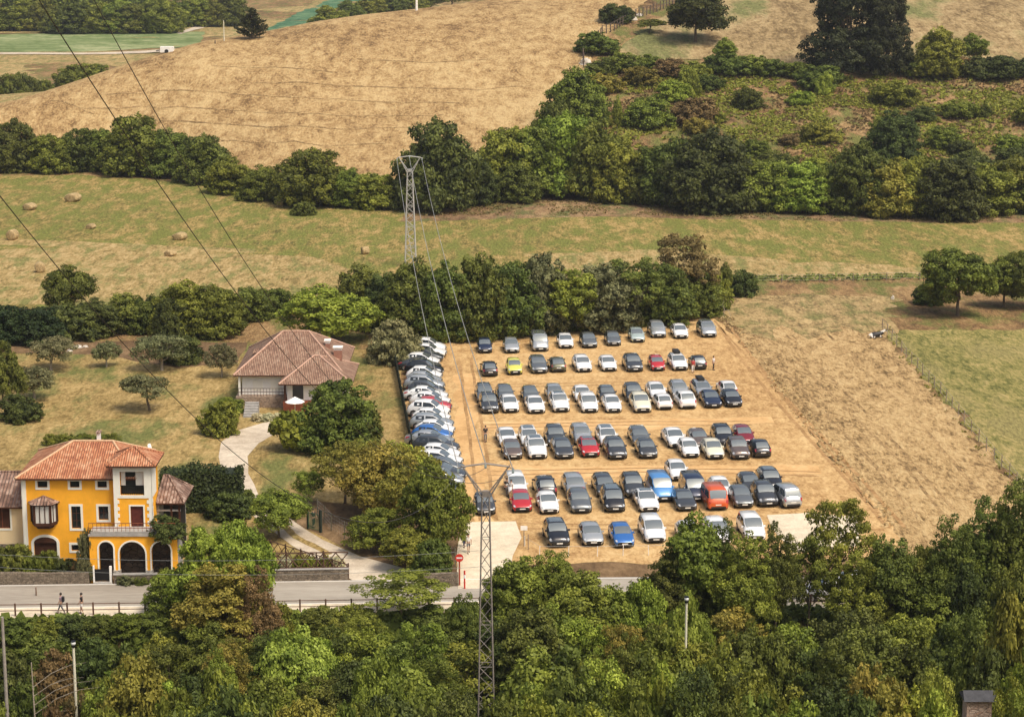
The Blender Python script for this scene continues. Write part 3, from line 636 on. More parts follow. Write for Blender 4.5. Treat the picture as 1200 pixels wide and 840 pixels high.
g = 'shrubs in the row behind the yellow house'
for i, px in enumerate((62,80,98,116,130)):
    veg(px,521,24,15,'bush','mid','low shrub in the row behind the yellow house roof',cat='shrub',name='shrub',group=g)
# --- trees between the bungalow and the road
veg(342,528,54,50,'bigleaf','bright','bright broad-leaved fig tree in front of the bungalow',name='fig_tree',solo=True)
veg(394,526,92,84,'full','dark','wide dark tree hiding the right end of the bungalow',name='tree',solo=True,var=0)
veg(418,520,60,48,'bush','dark','dark bush by the right corner of the bungalow',cat='bush',name='bush',solo=True)
g = 'trees between the bungalow and the road'
D = 'olive green tree in the garden left of the car park entrance'
for a in [(404,590,76,80,'yellow'),(444,610,92,96,'yellow'),(484,634,88,118,'yellow'),(508,654,76,118,'mid'),(470,590,82,78,'bright'),(440,648,60,58,'mid'),(428,560,70,50,'yellow'),(478,668,60,56,'mid')]:
    veg(*a[:4], 'airy' if a[4]=='yellow' and a[0] != 444 else 'round', a[4], D, group=g, name='garden_tree')
veg(505,676,50,48,'bush','dark','dark bush on the stone wall beside the no entry sign',cat='bush',name='bush',solo=True)
veg(326,630,66,62,'round','mid','round leafy tree beside the green garden gate',name='tree',solo=True)
veg(362,590,38,42,'olive','mid','small tree above the green garden gate',name='small_tree',solo=True)
veg(268,606,52,34,'bush','deep','dark bush at the right end of the tall dark hedge',cat='bush',name='bush',solo=True)
veg(288,600,34,28,'bush','dark','small bush at the bend of the drive',cat='bush',name='bush',solo=True)
veg(300,668,32,22,'bush','mid','bush in the planted bed behind the lattice fence',cat='bush',name='bush',solo=True)
g = 'plants in the bed behind the lattice fence'
for i, (px, mm) in enumerate([(318,'pink'),(334,'cream'),(350,'mid'),(366,'lime'),(382,'mid'),(396,'cream')]):
    veg(px,664,16,15,'bush',mm,{'pink':'low pink flowering shrub behind the lattice fence','cream':'cream flowering shrub behind the lattice fence','mid':'small green shrub behind the lattice fence','lime':'lime green shrub behind the lattice fence'}[mm],cat='shrub',name='shrub',group=g)
g = 'hydrangeas at the bungalow steps'
for px in (302,313,324): veg(px,493,15,11,'bush','cream','pale flowering bush beside the bungalow steps',cat='bush',name='flowering_bush',group=g)
# --- front garden of the yellow house
g = 'bushes in front of the yellow house'
for a in [(-6,674,38,38,'dark'),(18,676,38,42,'dark'),(38,677,30,30,'mid'),(56,676,26,34,'mid'),(76,677,30,26,'deep'),(92,677,22,22,'brown'),(148,684,22,14,'olive'),(166,684,20,12,'dark')]:
    veg(*a[:4], 'bush', a[4], 'bush on the stone wall before the yellow house', cat='bush', name='bush', group=g)
veg(104,680,27,62,'bush','olive','grey green climbing shrub covering the left arch of the yellow house',cat='shrub',name='climber',solo=True)
x, zt_ = atY(195,603,175.4); z_ = atY(195,630,175.4)[1]; put('bush', x, 175.4, z_-.1, 3.1, zt_-z_, 'deep', 'shrub', 'dark clipped shrub growing on the terrace over the right arch', 'shrub', None, 195, solo=True)
veg(194,690,26,26,'bush','yellow','yellowish shrub at the right end of the arcade',cat='shrub',name='shrub',solo=True)
# --- trees in the far valley
g = 'trees lining the far valley'
D = 'far tree in the wooded line across the valley'
for px in range(-20, 270, 18):
    veg(px+random.uniform(-5,5), 39-(px>200)*8-(px<60)*3, random.uniform(40,62), random.uniform(26,44), 'full', random.choice(['dark','mid','mid','dark']), D, group=g, name='far_tree')
D2 = 'far bush above the wooded line, top left'
for px in range(-10, 200, 30): veg(px, 12, 46, 20, 'bush', random.choice(['dark','mid','yellow']), D2, cat='bush', group=g, name='bush')
g = 'bushes at the far left below the valley field'
for a in [(6,122,44,34,'dark'),(28,116,36,30,'deep'),(50,112,24,18,'dark'),(92,102,50,26,'mid'),(112,94,36,18,'mid'),(78,104,30,18,'dark')]:
    x, y = P(a[0], a[1]); s = pxm(x, y, 0)
    put('bush', x, y, 0, a[2]/s, a[3]/s, a[4], 'bush', 'bush behind the shoulder of the dry hill, left', 'bush', g, a[0])
g = 'trees showing over the crest of the dry hill'
D = 'tree showing over the crest of the dry hill'
for a in [(386,34,44,26,'mid'),(410,30,40,28,'dark'),(432,26,44,28,'mid'),(458,20,44,26,'dark'),(482,16,40,24,'mid'),(505,10,40,20,'dark'),(530,5,40,20,'mid')]:
    x, y = P(a[0], a[1]+4); s = pxm(x, y, 0)
    put('round', x, y, 0, a[2]/s, a[3]/s+1.5, a[4], 'tree', D, 'tree', g, a[0])
# --- woodland below the road
random.seed(5)
g = 'woodland trees between the road and the river'
W1 = 'woodland tree in the top line against the road'
L1 = [(208,660,166,70,'round','mid'),(240,612,164.5,84,'round','bright'),(284,606,164.5,74,'round','bright'),(262,655,161,104,'tall','yellow'),(300,660,160,56,'tall','brown'),
 (322,700,162,46,'bush','mid'),(352,738,160,70,'round','bright'),(395,720,161,50,'round','mid'),(470,662,166,104,'airy','mid'),(428,712,160,70,'tall','mid'),(512,716,161,74,'round','dark'),
 (545,690,161,44,'round','dark'),(608,650,163,74,'tall','mid'),(648,640,164,66,'tall','mid'),(676,664,161,80,'tall','mid'),(716,684,161,80,'round','mid'),(752,674,160.5,60,'round','bright'),(785,640,163.5,70,'tall','dark'),
 (818,597,164,74,'tall','mid'),(848,604,164.6,60,'tall','dark'),(878,618,162,80,'tall','mid'),(912,608,163,64,'tall','dark'),(950,622,164,66,'airy','mid'),(985,578,166,84,'airy','mid'),(590,668,165,50,'full','mid'),(625,662,165,50,'full','dark'),(690,690,165,50,'full','mid'),(735,688,165,50,'bush','bright'),(770,668,165,50,'full','dark'),(800,650,165.3,50,'full','mid'),(835,655,165.3,60,'full','dark'),(868,660,165.3,60,'full','mid'),(1035,650,165.5,60,'full','mid'),(1070,655,165.5,60,'full','dark'),(1100,640,165.5,66,'full','dark'),(1145,620,165.5,66,'full','dark'),(1185,610,165.5,66,'full','mid'),(1012,640,162,72,'tall','mid'),
 (1046,625,162,66,'tall','dark'),(1085,634,163,66,'round','dark'),(1120,600,161,82,'tall','dark'),(1160,580,163,90,'tall','dark'),(1200,560,162,96,'tall','dark')]
for a in L1: near(*a, desc=W1, group=g, name='woodland_tree')
W2 = 'woodland tree in the second line below the road'
cols = ['mid','mid','dark','dark','bright','yellow','deep']
def tops(x, off):
    return float(np.interp(x, [0,150,200,260,340,420,500,560,620,700,780,860,940,1000,1080,1140,1200], [780,760,740,700,735,715,720,730,700,695,690,690,700,690,690,650,640]))+off
for Y, off, wd, W, st, kinds in ((156,18,84,W2,33,['round','tall','airy','airy']),(148.5,52,90,'woodland tree in the third line below the road',36,['round','tall']),
                       (140,88,100,'woodland tree in the fourth line below the road',42,['round','tall']),(131,116,100,'woodland tree in the lowest line at the bottom',44,['round','round','bush'])):
    x = -20 + (180 if Y > 150 else 150 if Y > 145 else 120)
    while x < 1235:
        if not (540 < x < 592 and Y < 150) and not (1090 < x < 1165 and Y < 135) and not (x > 1060 and 136 < Y < 145 and x < 1130):
            t = tops(x, off)+random.uniform(-16, 16)
            mm = random.choice(cols)
            if x > 880 and Y > 145: mm = random.choice(['dark','dark','deep','mid'])
            near(x+random.uniform(-8, 8), t, Y+random.uniform(-2, 2), wd*random.uniform(.75, 1.1), random.choice(kinds), mm, W, g, name='woodland_tree')
        x += st*random.uniform(.8, 1.2)
near(345,730,152,92,'round','lime','lime green round tree at the lower left, brightest of the woodland',g,name='woodland_tree',solo=True)
near(255,756,148,62,'tall','bright','bright green tree just left of the lime green one',g,name='woodland_tree',solo=True)
near(160,762,147,96,'round','yellow','yellowish broad tree right of the lower left lamp post',g,name='woodland_tree',solo=True)
near(806,690,151,56,'round','lime','bright green tree surrounding the lamp post in the woodland',g,name='woodland_tree',solo=True)
near(1188,690,133,90,'round','yellow','yellow green tree at the right edge above the stone chimney',g,name='woodland_tree',solo=True)
g2 = 'broad-leaved garden plants at the bottom right'
for a in [(1098,778,119,60),(1182,786,114,60),(1204,800,111,70),(1100,806,112,70)]:
    near(*a, 'tall', random.choice(['lime','bright']), 'pale broad-leaved plant beside the stone chimney', g2, cat='plant', name='broadleaf_plant')
g = 'bushes on the embankment below the footpath'
for a in [(-12,730,163.2,46,'deep'),(22,728,163.4,46,'dark'),(54,731,163.4,44,'mid'),(84,727,163.6,44,'deep'),(116,729,163.6,44,'dark'),(148,727,163.8,46,'mid'),(180,725,164,46,'dark'),(330,722,164.4,46,'mid'),(375,720,164.6,46,'dark'),(415,719,164.8,46,'mid'),(500,717,165,46,'dark'),(10,758,158,60,'deep'),(60,756,158.5,50,'brown'),(110,742,160,50,'deep'),(150,748,158,60,'dark'),(188,736,160,60,'mid'),(30,795,151,60,'dark'),(118,790,151,56,'mid'),(50,740,161,60,'dark'),(88,808,148,50,'brown'),
          (170,760,155,60,'dark'),(0,820,146,60,'dark'),(120,826,144,70,'mid'),(60,822,145,60,'brown'),(210,800,146,70,'mid')]:
    near(*a[:4], 'bush', a[4], 'bush on the embankment below the footpath, lower left', g, cat='bush', name='bush')
for (desc, grp), L in GRP.items():
    L.sort(key=lambda t: t[0])
    for i, (px, o) in enumerate(L):
        o['label'] = desc if len(L) == 1 else '%s, %s' % (desc, ordn(i, len(L)))
        if grp: o['group'] = grp
# --- spiky conifer on the crest
x, y, z = PT(295, 46); s = pxm(x, y, z); b = MB(); rng = np.random.default_rng(3); Hc = 38/s
root = thing('conifer_tree', 'spiky dark conifer alone on the crest of the dry hill', 'tree', (x, y, z-.1))
b.tube([(0,0,-.3),(0,0,Hc*.96)], [.22,.03], 7); pos = []; nr = []
for lv in range(13):
    zz = Hc*(.08+.86*lv/12.5); L = (1-lv/13)**.8*Hc*.62*rng.uniform(.75, 1.1)
    for k in range(7):
        a = rng.uniform(0, 6.28); Lk = L*rng.uniform(.65, 1.1)
        e = (math.cos(a)*Lk, math.sin(a)*Lk, zz+Lk*.32); b.tube([(0,0,zz), e], [.05,.01], 4)
        for j in range(int(34*Lk)+8):
            t = rng.uniform(.15, 1.05)**.8; pos.append((e[0]*t+rng.normal(0,.13), e[1]*t+rng.normal(0,.13), zz+Lk*.32*t+rng.normal(0,.13))); nr.append(rng.normal(size=3)+np.array((0,0,.6)))
b.build('trunk', BARK, root)
pos = np.array(pos); me = leaf_mesh('crown', pos, np.array(nr), np.full(len(pos), .2), rng.normal(.4,.2,len(pos)), 3, 'pine')
o = bpy.data.objects.new('crown', me); COL.objects.link(o); o.parent = root
# --- clipped tall hedge right of the yellow house, a block of leaves
def leaf_block(name, a, bb, depth, hh, dens, leaf, m, seed):
    rng = np.random.default_rng(seed); a = np.array(a); bb = np.array(bb); d = bb-a; L = np.linalg.norm(d); d /= L; n_ = np.array((-d[1], d[0]))
    n = int(dens*(L*hh*2+L*depth+2*depth*hh)); u = rng.random(n)*L; t = rng.random(n)*depth; zz = rng.random(n)*hh; f = rng.random(n)
    nor = np.zeros((n, 3)); front = f < .4; back = (f >= .4) & (f < .6); top = (f >= .6) & (f < .85)
    t[front] = 0; nor[front] = (-n_[0], -n_[1], .3); t[back] = depth; nor[back] = (n_[0], n_[1], .3); zz[top] = hh; nor[top] = (0,0,1)
    e = f >= .85; u[e] = np.where(rng.random(e.sum()) < .5, 0, L); nor[e] = (d[0], d[1], .3)
    wav = .25*np.sin(u*1.1+seed)+.15*np.sin(u*2.7)
    pos = np.stack([a[0]+d[0]*u+n_[0]*t, a[1]+d[1]*u+n_[1]*t, zz+wav*(zz/hh)], 1)+rng.normal(0, .10, (n, 3)); pos[:, 2] = np.maximum(pos[:, 2], .03)
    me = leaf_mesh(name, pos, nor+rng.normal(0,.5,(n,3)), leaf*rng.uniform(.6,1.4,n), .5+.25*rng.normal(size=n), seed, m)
    o = bpy.data.objects.new(name, me); COL.objects.link(o)
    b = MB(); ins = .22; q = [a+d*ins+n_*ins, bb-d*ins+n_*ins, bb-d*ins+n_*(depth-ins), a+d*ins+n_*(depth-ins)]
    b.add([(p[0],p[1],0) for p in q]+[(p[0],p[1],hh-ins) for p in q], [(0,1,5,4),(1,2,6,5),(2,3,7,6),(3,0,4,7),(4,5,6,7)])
    b.build('inner_core', mat('hedge core', (.012,.02,.008,1), .9), o); return o  # solid dark block filling the inside of the leaf shell
o = leaf_block('clipped_hedge', P(189,602), P(284,600), 2.6, 3.9, 70, .13, 'hedge', 4); tag(o, 'tall dark clipped hedge right of the yellow house', 'hedge')
# --- countless low growth: tufts
def tufts(name, poly, n, m, hgt, seed, label, cat, zo=.02, keep=None, wide=.5):
    rng = np.random.default_rng(seed); xs_ = [p[0] for p in poly]; ys_ = [p[1] for p in poly]; pos = []
    P2 = poly; k = len(P2)
    def inside(x, y):
        c = False; j = k-1
        for i in range(k):
            if (P2[i][1] > y) != (P2[j][1] > y) and x < (P2[j][0]-P2[i][0])*(y-P2[i][1])/(P2[j][1]-P2[i][1])+P2[i][0]: c = not c
            j = i
        return c
    while len(pos) < n:
        x = rng.uniform(min(xs_), max(xs_)); y = rng.uniform(min(ys_), max(ys_))
        if noise.noise(Vector((x*.12, y*.09, seed))) + .6*noise.noise(Vector((x*.5, y*.5, seed))) < (-.05 if keep is None else keep): continue
        if inside(x, y): pos.append((x, y, h(x, y)))
    pos = np.array(pos); n5 = np.repeat(pos, 4, 0)+np.concatenate([rng.normal(0, .16, (len(pos)*4, 2)), np.zeros((len(pos)*4, 1))], 1)
    hh = hgt*rng.uniform(.4, 1.3, len(n5)); n5[:, 2] += hh*.4+zo
    nor = rng.normal(size=(len(n5), 3))*.6+np.array((0,-.2,.9))
    me = leaf_mesh(name, n5, nor, hh*.55+.02, rng.normal(.5,.25,len(n5)), seed, m, asp=wide)
    o = bpy.data.objects.new(name, me); COL.objects.link(o); return tag(o, label, cat, None, 'stuff')
0 and tufts('dry_grass_tufts', pp([(850,335),(1290,328),(1290,386),(1030,386),(1000,360),(850,380)]), 1800, 'straw', .3, 3, 'dry tufts on the brown bank right of the tree belt', 'grass')
tufts('weeds', pp([(520,236),(1290,238),(1290,262),(1000,260),(700,252),(470,254)]), 2200, 'brown', .4, 4, 'brown weeds on the earth bank under the hedgerow', 'weeds')
tufts('weeds', pp([(842,372),(856,372),(1060,620),(1040,622)]), 150, 'straw', .4, 5, 'tall weeds along the right edge of the car park', 'weeds', keep=-.3)
tufts('weeds', pp([(1030,386),(1044,384),(1206,575),(1196,590)]), 90, 'yellow', .35, 6, 'weeds along the wire fence beside the green pasture', 'weeds', keep=-.4)
0 and tufts('stubble_tufts', pp([(846,352),(1000,352),(1030,386),(1088,450),(1150,520),(1205,588),(1200,650),(1060,650),(960,520),(880,430)]), 5200, 'straw', .22, 7, 'dry stubble tufts all over the cut field beside the car park', 'grass')
0 and tufts('meadow_grass', pp([(-90,207),(330,240),(560,248),(1290,262),(1290,320),(880,330),(600,345),(330,345),(-90,350)]), 7000, 'yellow', .22, 8, 'yellow green grass tufts over the long meadow', 'grass')
tufts('hill_scrub', [p for p in pt([(700,88),(1000,90),(1230,80),(1230,236),(720,228),(690,180)])], 16000, 'mid', .55, 9, 'low brambles and grass covering the right hillside', 'scrub', keep=.0, wide=.7)
tufts('hill_scrub', [p for p in pt([(700,88),(1000,90),(1230,80),(1230,236),(720,228),(690,180)])], 9000, 'brown', .42, 10, 'dry brown bracken between the bushes of the right hillside', 'scrub', keep=-.1, wide=.7)
tufts('embankment_ivy', [(-60,145),(-20,145),(0,152),(90,152),(90,168.6),(0,167),(-60,164.2)], 15000, 'dark', .8, 11, 'dark ivy and brambles covering the embankment below the footpath', 'undergrowth', keep=-.6, wide=.8)
tufts('woodland_undergrowth', [(-60,112),(60,112),(80,152),(-60,146)], 7000, 'deep', 1.2, 12, 'dark undergrowth beneath the woodland trees', 'undergrowth', keep=-.8, wide=.8)
0 and tufts('pasture_grass', pp([(1040,388),(1290,386),(1290,600),(1190,560),(1095,450)]), 3000, 'yellow', .22, 13, 'grass tufts in the green pasture on the right', 'grass', keep=-.1)
0 and tufts('garden_grass_tufts', pp([(-90,410),(460,415),(470,500),(300,505),(-90,515)]), 2500, 'yellow', .2, 14, 'grass tufts in the olive garden', 'grass', keep=.0)
0 and tufts('hill_hay', hill, 6000, 'straw', .2, 15, 'loose hay wisps over the dry hill', 'hay', zo=.1, keep=.0)
tufts('ditch_weeds', pp([(872,325),(1084,322),(1084,328),(872,331)]), 260, 'dark', .6, 31, 'dark weeds along the ditch at the lower edge of the right meadow', 'weeds', keep=-.5)
# ------------------------------------------------------------ houses
YEL = wall_mat('ochre render', (.92,.43,.032,1), .13, .6)
CRM = wall_mat('cream render', (.80,.62,.36,1), .07, .8)
WHT = wall_mat('white trim', (.86,.83,.72,1), .05, 2)
WHW = wall_mat('white wall', (.88,.86,.80,1), .06, 2)
TILE = tile_mat('orange roof tiles', (.58,.24,.12,1), (.74,.42,.25,1), (.38,.14,.08,1), .2)
TILEB = tile_mat('brown roof tiles', (.36,.215,.145,1), (.48,.33,.235,1), (.23,.135,.095,1), .2)
TILED = tile_mat('weathered brown tiles', (.28,.17,.125,1), (.52,.38,.30,1), (.13,.08,.06,1))
WOOD = wall_mat('dark stained wood', (.07,.028,.015,1), .3, 3); WOODR = wall_mat('reddish wood', (.20,.06,.03,1), .3, 3)
GLASS = mat('window glass', (.015,.018,.02,1), .08, 0, .8); CURT = mat('pale curtain', (.62,.60,.54,1), .8)
DARKM = mat('dark metal', (.02,.02,.02,1), .4, .6); GREYC = wall_mat('grey concrete', (.36,.34,.31,1), .2, 2)
SHADE = mat('porch shade', (.03,.025,.02,1), .9)
def wall_open(x0, x1, z0, z1, holes, y=0, th=.3):
    """front wall in the local xz plane at y, with real openings"""
    X = sorted({x0, x1}|{v for q in holes for v in q[:2]}); Z = sorted({z0, z1}|{v for q in holes for v in q[2:4]}); b = MB()
    X = [v for v in X if x0 <= v <= x1]; Z = [v for v in Z if z0 <= v <= z1]
    inh = lambda cx, cz: any(q[0] < cx < q[1] and q[2] < cz < q[3] for q in holes)
    g = {}
    for i in range(len(X)-1):
        for j in range(len(Z)-1): g[i, j] = not inh((X[i]+X[i+1])/2, (Z[j]+Z[j+1])/2)
    for (i, j), s in g.items():
        if not s: continue
        a, c, d, e = X[i], X[i+1], Z[j], Z[j+1]
        b.add([(a,y,d),(c,y,d),(c,y,e),(a,y,e)], [(0,1,2,3)]); b.add([(a,y+th,d),(c,y+th,d),(c,y+th,e),(a,y+th,e)], [(3,2,1,0)])
        for (ni, nj, q) in ((i-1, j, [(a,d),(a,e)]), (i+1, j, [(c,e),(c,d)]), (i, j-1, [(c,d),(a,d)]), (i, j+1, [(a,e),(c,e)])):
            if not g.get((ni, nj), False):
                (p0, q0), (p1, q1) = q; b.add([(p0,y,q0),(p0,y+th,q0),(p1,y+th,q1),(p1,y,q1)], [(0,3,2,1)])
    return b
def arcade(x0, x1, z0, z1, arches, y=0, th=.35, n=14):
    """arches: (xa, xb, zspring); semicircular heads"""
    b = MB(); cur = x0
    def quad(p): # p: list of 4 (x,z)
        b.add([(a,y,c) for a,c in p]+[(a,y+th,c) for a,c in p], [(0,1,2,3),(7,6,5,4)])
    for xa, xb, zs in arches:
        if xa > cur: quad([(cur,z0),(xa,z0),(xa,z1),(cur,z1)])
        r = (xb-xa)/2; cx = (xa+xb)/2; pr = [(cx-r*math.cos(math.pi*k/n), zs+r*math.sin(math.pi*k/n)) for k in range(n+1)]
        for k in range(n): quad([pr[k], pr[k+1], (pr[k+1][0], z1), (pr[k][0], z1)])
        for k in range(n): b.add([(pr[k][0],y,pr[k][1]),(pr[k+1][0],y,pr[k+1][1]),(pr[k+1][0],y+th,pr[k+1][1]),(pr[k][0],y+th,pr[k][1])], [(0,3,2,1)])
        b.add([(xa,y,z0),(xa,y+th,z0),(xa,y+th,zs),(xa,y,zs)], [(0,1,2,3)]); b.add([(xb,y,z0),(xb,y+th,z0),(xb,y+th,zs),(xb,y,zs)], [(3,2,1,0)])
        cur = xb
    if cur < x1: quad([(cur,z0),(x1,z0),(x1,z1),(cur,z1)])
    b.add([(x0,y,z0),(x0,y+th,z0),(x0,y+th,z1),(x0,y,z1)], [(3,2,1,0)]); b.add([(x1,y,z0),(x1,y+th,z0),(x1,y+th,z1),(x1,y,z1)], [(0,1,2,3)])
    b.add([(x0,y,z1),(x1,y,z1),(x1,y+th,z1),(x0,y+th,z1)], [(0,1,2,3)])
    return b
def arch_trim(x0, x1, z0, zs, y, w=.2, d=.08, n=16):
    b = MB(); r = (x1-x0)/2; cx = (x0+x1)/2
    inn = [(x0,z0)]+[(cx-r*math.cos(math.pi*k/n), zs+r*math.sin(math.pi*k/n)) for k in range(n+1)]+[(x1,z0)]
    R = r+w; out = [(x0-w,z0)]+[(cx-R*math.cos(math.pi*k/n), zs+R*math.sin(math.pi*k/n)) for k in range(n+1)]+[(x1+w,z0)]
    for i in range(len(inn)-1):
        a, c, e, f = inn[i], inn[i+1], out[i+1], out[i]
        v = [(p[0],y-d,p[1]) for p in (a,c,e,f)]+[(p[0],y+.01,p[1]) for p in (a,c,e,f)]
        b.add(v, [(3,2,1,0),(0,1,5,4),(2,3,7,6)])
    return b
def frame_rect(b, x0, x1, z0, z1, w, y0, y1, mi=0):
    b.box(x0-w, x0, y0, y1, z0-w, z1+w, mi); b.box(x1, x1+w, y0, y1, z0-w, z1+w, mi)
    b.box(x0, x1, y0, y1, z1, z1+w, mi); b.box(x0, x1, y0, y1, z0-w, z0, mi)
def window(par, x0, x1, z0, z1, y, tw=.2, panes=(2,1), fm=None, sh=False, dark=None, trim=True):
    """surround (proud) with frame and glass as its pieces"""
    b = MB()
    if trim: frame_rect(b, x0, x1, z0, z1, tw, y-.04, y+.02)
    else: frame_rect(b, x0, x1, z0, z1, .05, y-.02, y+.02)
    s = b.build('window', WHT if trim else (fm or WOOD), par)
    b = MB(); f = .06; yy = y+.14
    frame_rect(b, x0+f, x1-f, z0+f, z1-f, f, yy, yy+.06)
    for k in range(1, panes[0]): xm = x0+(x1-x0)*k/panes[0]; b.box(xm-.03, xm+.03, yy, yy+.055, z0+f, z1-f)
    for k in range(1, panes[1]): zm = z0+(z1-z0)*k/panes[1]; b.box(x0+f, x1-f, yy+.003, yy+.05, zm-.025, zm+.025)
    b.build('frame', fm or WOOD, s)
    b = MB(); b.box(x0+.01, x1-.01, yy+.02, yy+.04, z0+.01, z1-.01); b.build('glass', dark or GLASS, s); return s
def hip(par, x0, x1, y0, y1, ze, zr, rx0, rx1, ry, m, name='roof', over=.45, th=.14, ridge=None, tilt=None):
    """hipped roof with eaves board and ridge caps"""
    b = MB(); A = (x0-over,y0-over,ze); B = (x1+over,y0-over,ze); C = (x1+over,y1+over,ze); D_ = (x0-over,y1+over,ze)
    if abs(rx1-rx0) < .05: rx1 = rx0+.05
    R0 = (rx0,ry,zr); R1 = (rx1,ry,zr); dn = lambda p: (p[0],p[1],p[2]-th)
    b.add([A,B,R1,R0], [(0,1,2,3)]); b.add([B,C,R1], [(0,1,2)]); b.add([C,D_,R0,R1], [(0,1,2,3)]); b.add([D_,A,R0], [(0,1,2)])
    b.add([dn(A),dn(B),dn(C),dn(D_)], [(3,2,1,0)], 1); b.add([A,B,C,D_,dn(A),dn(B),dn(C),dn(D_)], [(0,4,5,1),(1,5,6,2),(2,6,7,3),(3,7,4,0)], 1)
    r = b.build(name, [m, WOOD], par)
    b = MB()
    for p, q in ((A,R0),(D_,R0),(B,R1),(C,R1),(R0,R1)):
        p = Vector(p)+Vector((0,0,.02)); q = Vector(q)+Vector((0,0,.02)); b.tube([p, q], .11, 6)
    b.build('ridge_tiles', ridge or m, r); return r
def rect_body(b, x0, x1, y0, y1, z0, z1):   # three walls without the front
    b.box(x0, x0+.3, y0+.003, y1, z0, z1); b.box(x1-.3, x1, y0+.003, y1, z0, z1); b.box(x0+.3, x1-.3, y1-.3, y1, z0, z1)
# ---- yellow house; local frame: x as world, y=0 at the main facade
YF = 178.0
def F(px, py, Y=YF): return atY(px, py, Y)
fx = lambda px, Y=YF: F(px, 600, Y)[0]; fz = lambda py, Y=YF: F(600, py, Y)[1]
OX = fx(27)
hs = thing('yellow_house', 'bright ochre yellow house with orange tiled roof, arches and white window surrounds', 'house', (OX, YF, 0))
X = lambda px, Y=YF: fx(px, Y)-OX
Z = lambda py, Y=YF: fz(py, Y)
xr = X(157); ze = Z(560)
wins = [((45.5,57),(563.5,571)), ((83.5,94.5),(563.5,571)), ((115.5,126.5),(563.5,571)), ((83.5,94.5),(593,619)), ((115.5,127),(593,609)), ((82,92),(638,645))]
holes = [(X(a[0]), X(a[1]), Z(c[1]), Z(c[0])) for a, c in wins]
ax0, ax1 = X(37), X(66); azs = Z(636)
b = wall_open(0, xr, 0, ze, holes+[(X(38), X(65), 0, azs-.0)], 0)
# arch head above the spring line of the left door: built as a separate arched lintel in the opening
rect_body(b, 0, xr, 0, 8.6, 0, ze); b.build('wall', YEL, hs)
for i, q in enumerate(holes): window(hs, *q, 0, tw=.19, panes=[(1,1),(1,1),(1,1),(2,3),(2,2),(1,1)][i])
# arched garage door on the left: white arched trim, dark door boards
b = MB(); b.box(X(38), X(65), .2, .26, 0, azs); dr = b.build('garage_door', WOOD, hs)
r_ = (X(65)-X(38))/2
b = MB(); n = 14; cx = (X(38)+X(65))/2
prof = [(cx-r_*math.cos(math.pi*k/n), azs+r_*.55*math.sin(math.pi*k/n)) for k in range(n+1)]
b.add([(p[0],-.012,p[1]) for p in prof], [tuple(range(n+1))[::-1]]); b.build('door_arch', WOOD, dr)
b = MB(); w_ = .22
inn = [(X(38),0)]+prof+[(X(65),0)]; out = [(X(38)-w_,0)]+[(cx-(r_+w_)*math.cos(math.pi*k/n), azs+(r_*.55+w_)*math.sin(math.pi*k/n)) for k in range(n+1)]+[(X(65)+w_,0)]
for i in range(len(inn)-1):
    a, c, e, f = inn[i], inn[i+1], out[i+1], out[i]
    b.add([(p[0],-.06,p[1]) for p in (a,c,e,f)]+[(p[0],.0,p[1]) for p in (a,c,e,f)], [(3,2,1,0),(0,1,5,4),(2,3,7,6)])
b.build('arch_surround', WHT, hs)
# white corner strips
b = MB(); b.box(-.02, .34, -.05, -.003, 0, ze-.01); b.box(-.05, -.003, -.05, .34, 0, ze-.01); b.build('corner_trim', WHT, hs)
# oriel window
zb0, zb1 = Z(617, 177), Z(592, 177); oc = (X(37)+X(67))/2; ow = (X(67)-X(37))/2; o_ = MB(); dp = .85
pl = [(-ow,0),(-ow*.62,-dp),(ow*.62,-dp),(ow,0)]
def prism(b, pts, z0, z1, mi=0):
    n = len(pts); b.add([(oc+p[0],p[1],z0) for p in pts]+[(oc+p[0],p[1],z1) for p in pts], [tuple(range(n))[::-1], tuple(range(n, 2*n))]+[(i,(i+1)%n,(i+1)%n+n,i+n) for i in range(n)], mi)
sc_ = lambda k: [(p[0]*k, p[1]*k) for p in pl]
prism(o_, sc_(1.0), zb0-.02, zb0+.22); prism(o_, sc_(.72), zb0-.3, zb0-.02); prism(o_, sc_(1.02), zb1-.14, zb1+.02)
for p in pl[1:3]: o_.box(oc+p[0]-.09, oc+p[0]+.09, p[1]-.02, p[1]+.14, zb0+.2, zb1-.1)
for p in (pl[0], pl[3]): o_.box(oc+p[0]-.08, oc+p[0]+.08, -.12, -.005, zb0+.2, zb1-.1)
orl = o_.build('bay_window', WOOD, hs)
b = MB(); prism(b, sc_(.93), zb0+.23, zb1-.15); b.build('glass', CURT, orl)
b = MB()
for (a, c) in ((pl[0],pl[1]),(pl[1],pl[2]),(pl[2],pl[3])):
    for k in ((.5,) if a is not pl[1] else (.33,.67)):
        x_ = oc+(a[0]*(1-k)+c[0]*k)*.96; y_ = (a[1]*(1-k)+c[1]*k)*.96-.02; b.box(x_-.03, x_+.03, y_-.03, y_+.03, zb0+.2, zb1-.1)
b.build('glazing_bar', WOOD, orl)
b = MB(); e = sc_(1.28); ap = (oc, -.02, zb1+.62); vs_ = [(oc+p[0], p[1], zb1+.03) for p in e]; b.add(vs_+[ap], [(0,1,4),(1,2,4),(2,3,4),(3,2,1,0)]); b.build('bay_roof', TILED, orl)
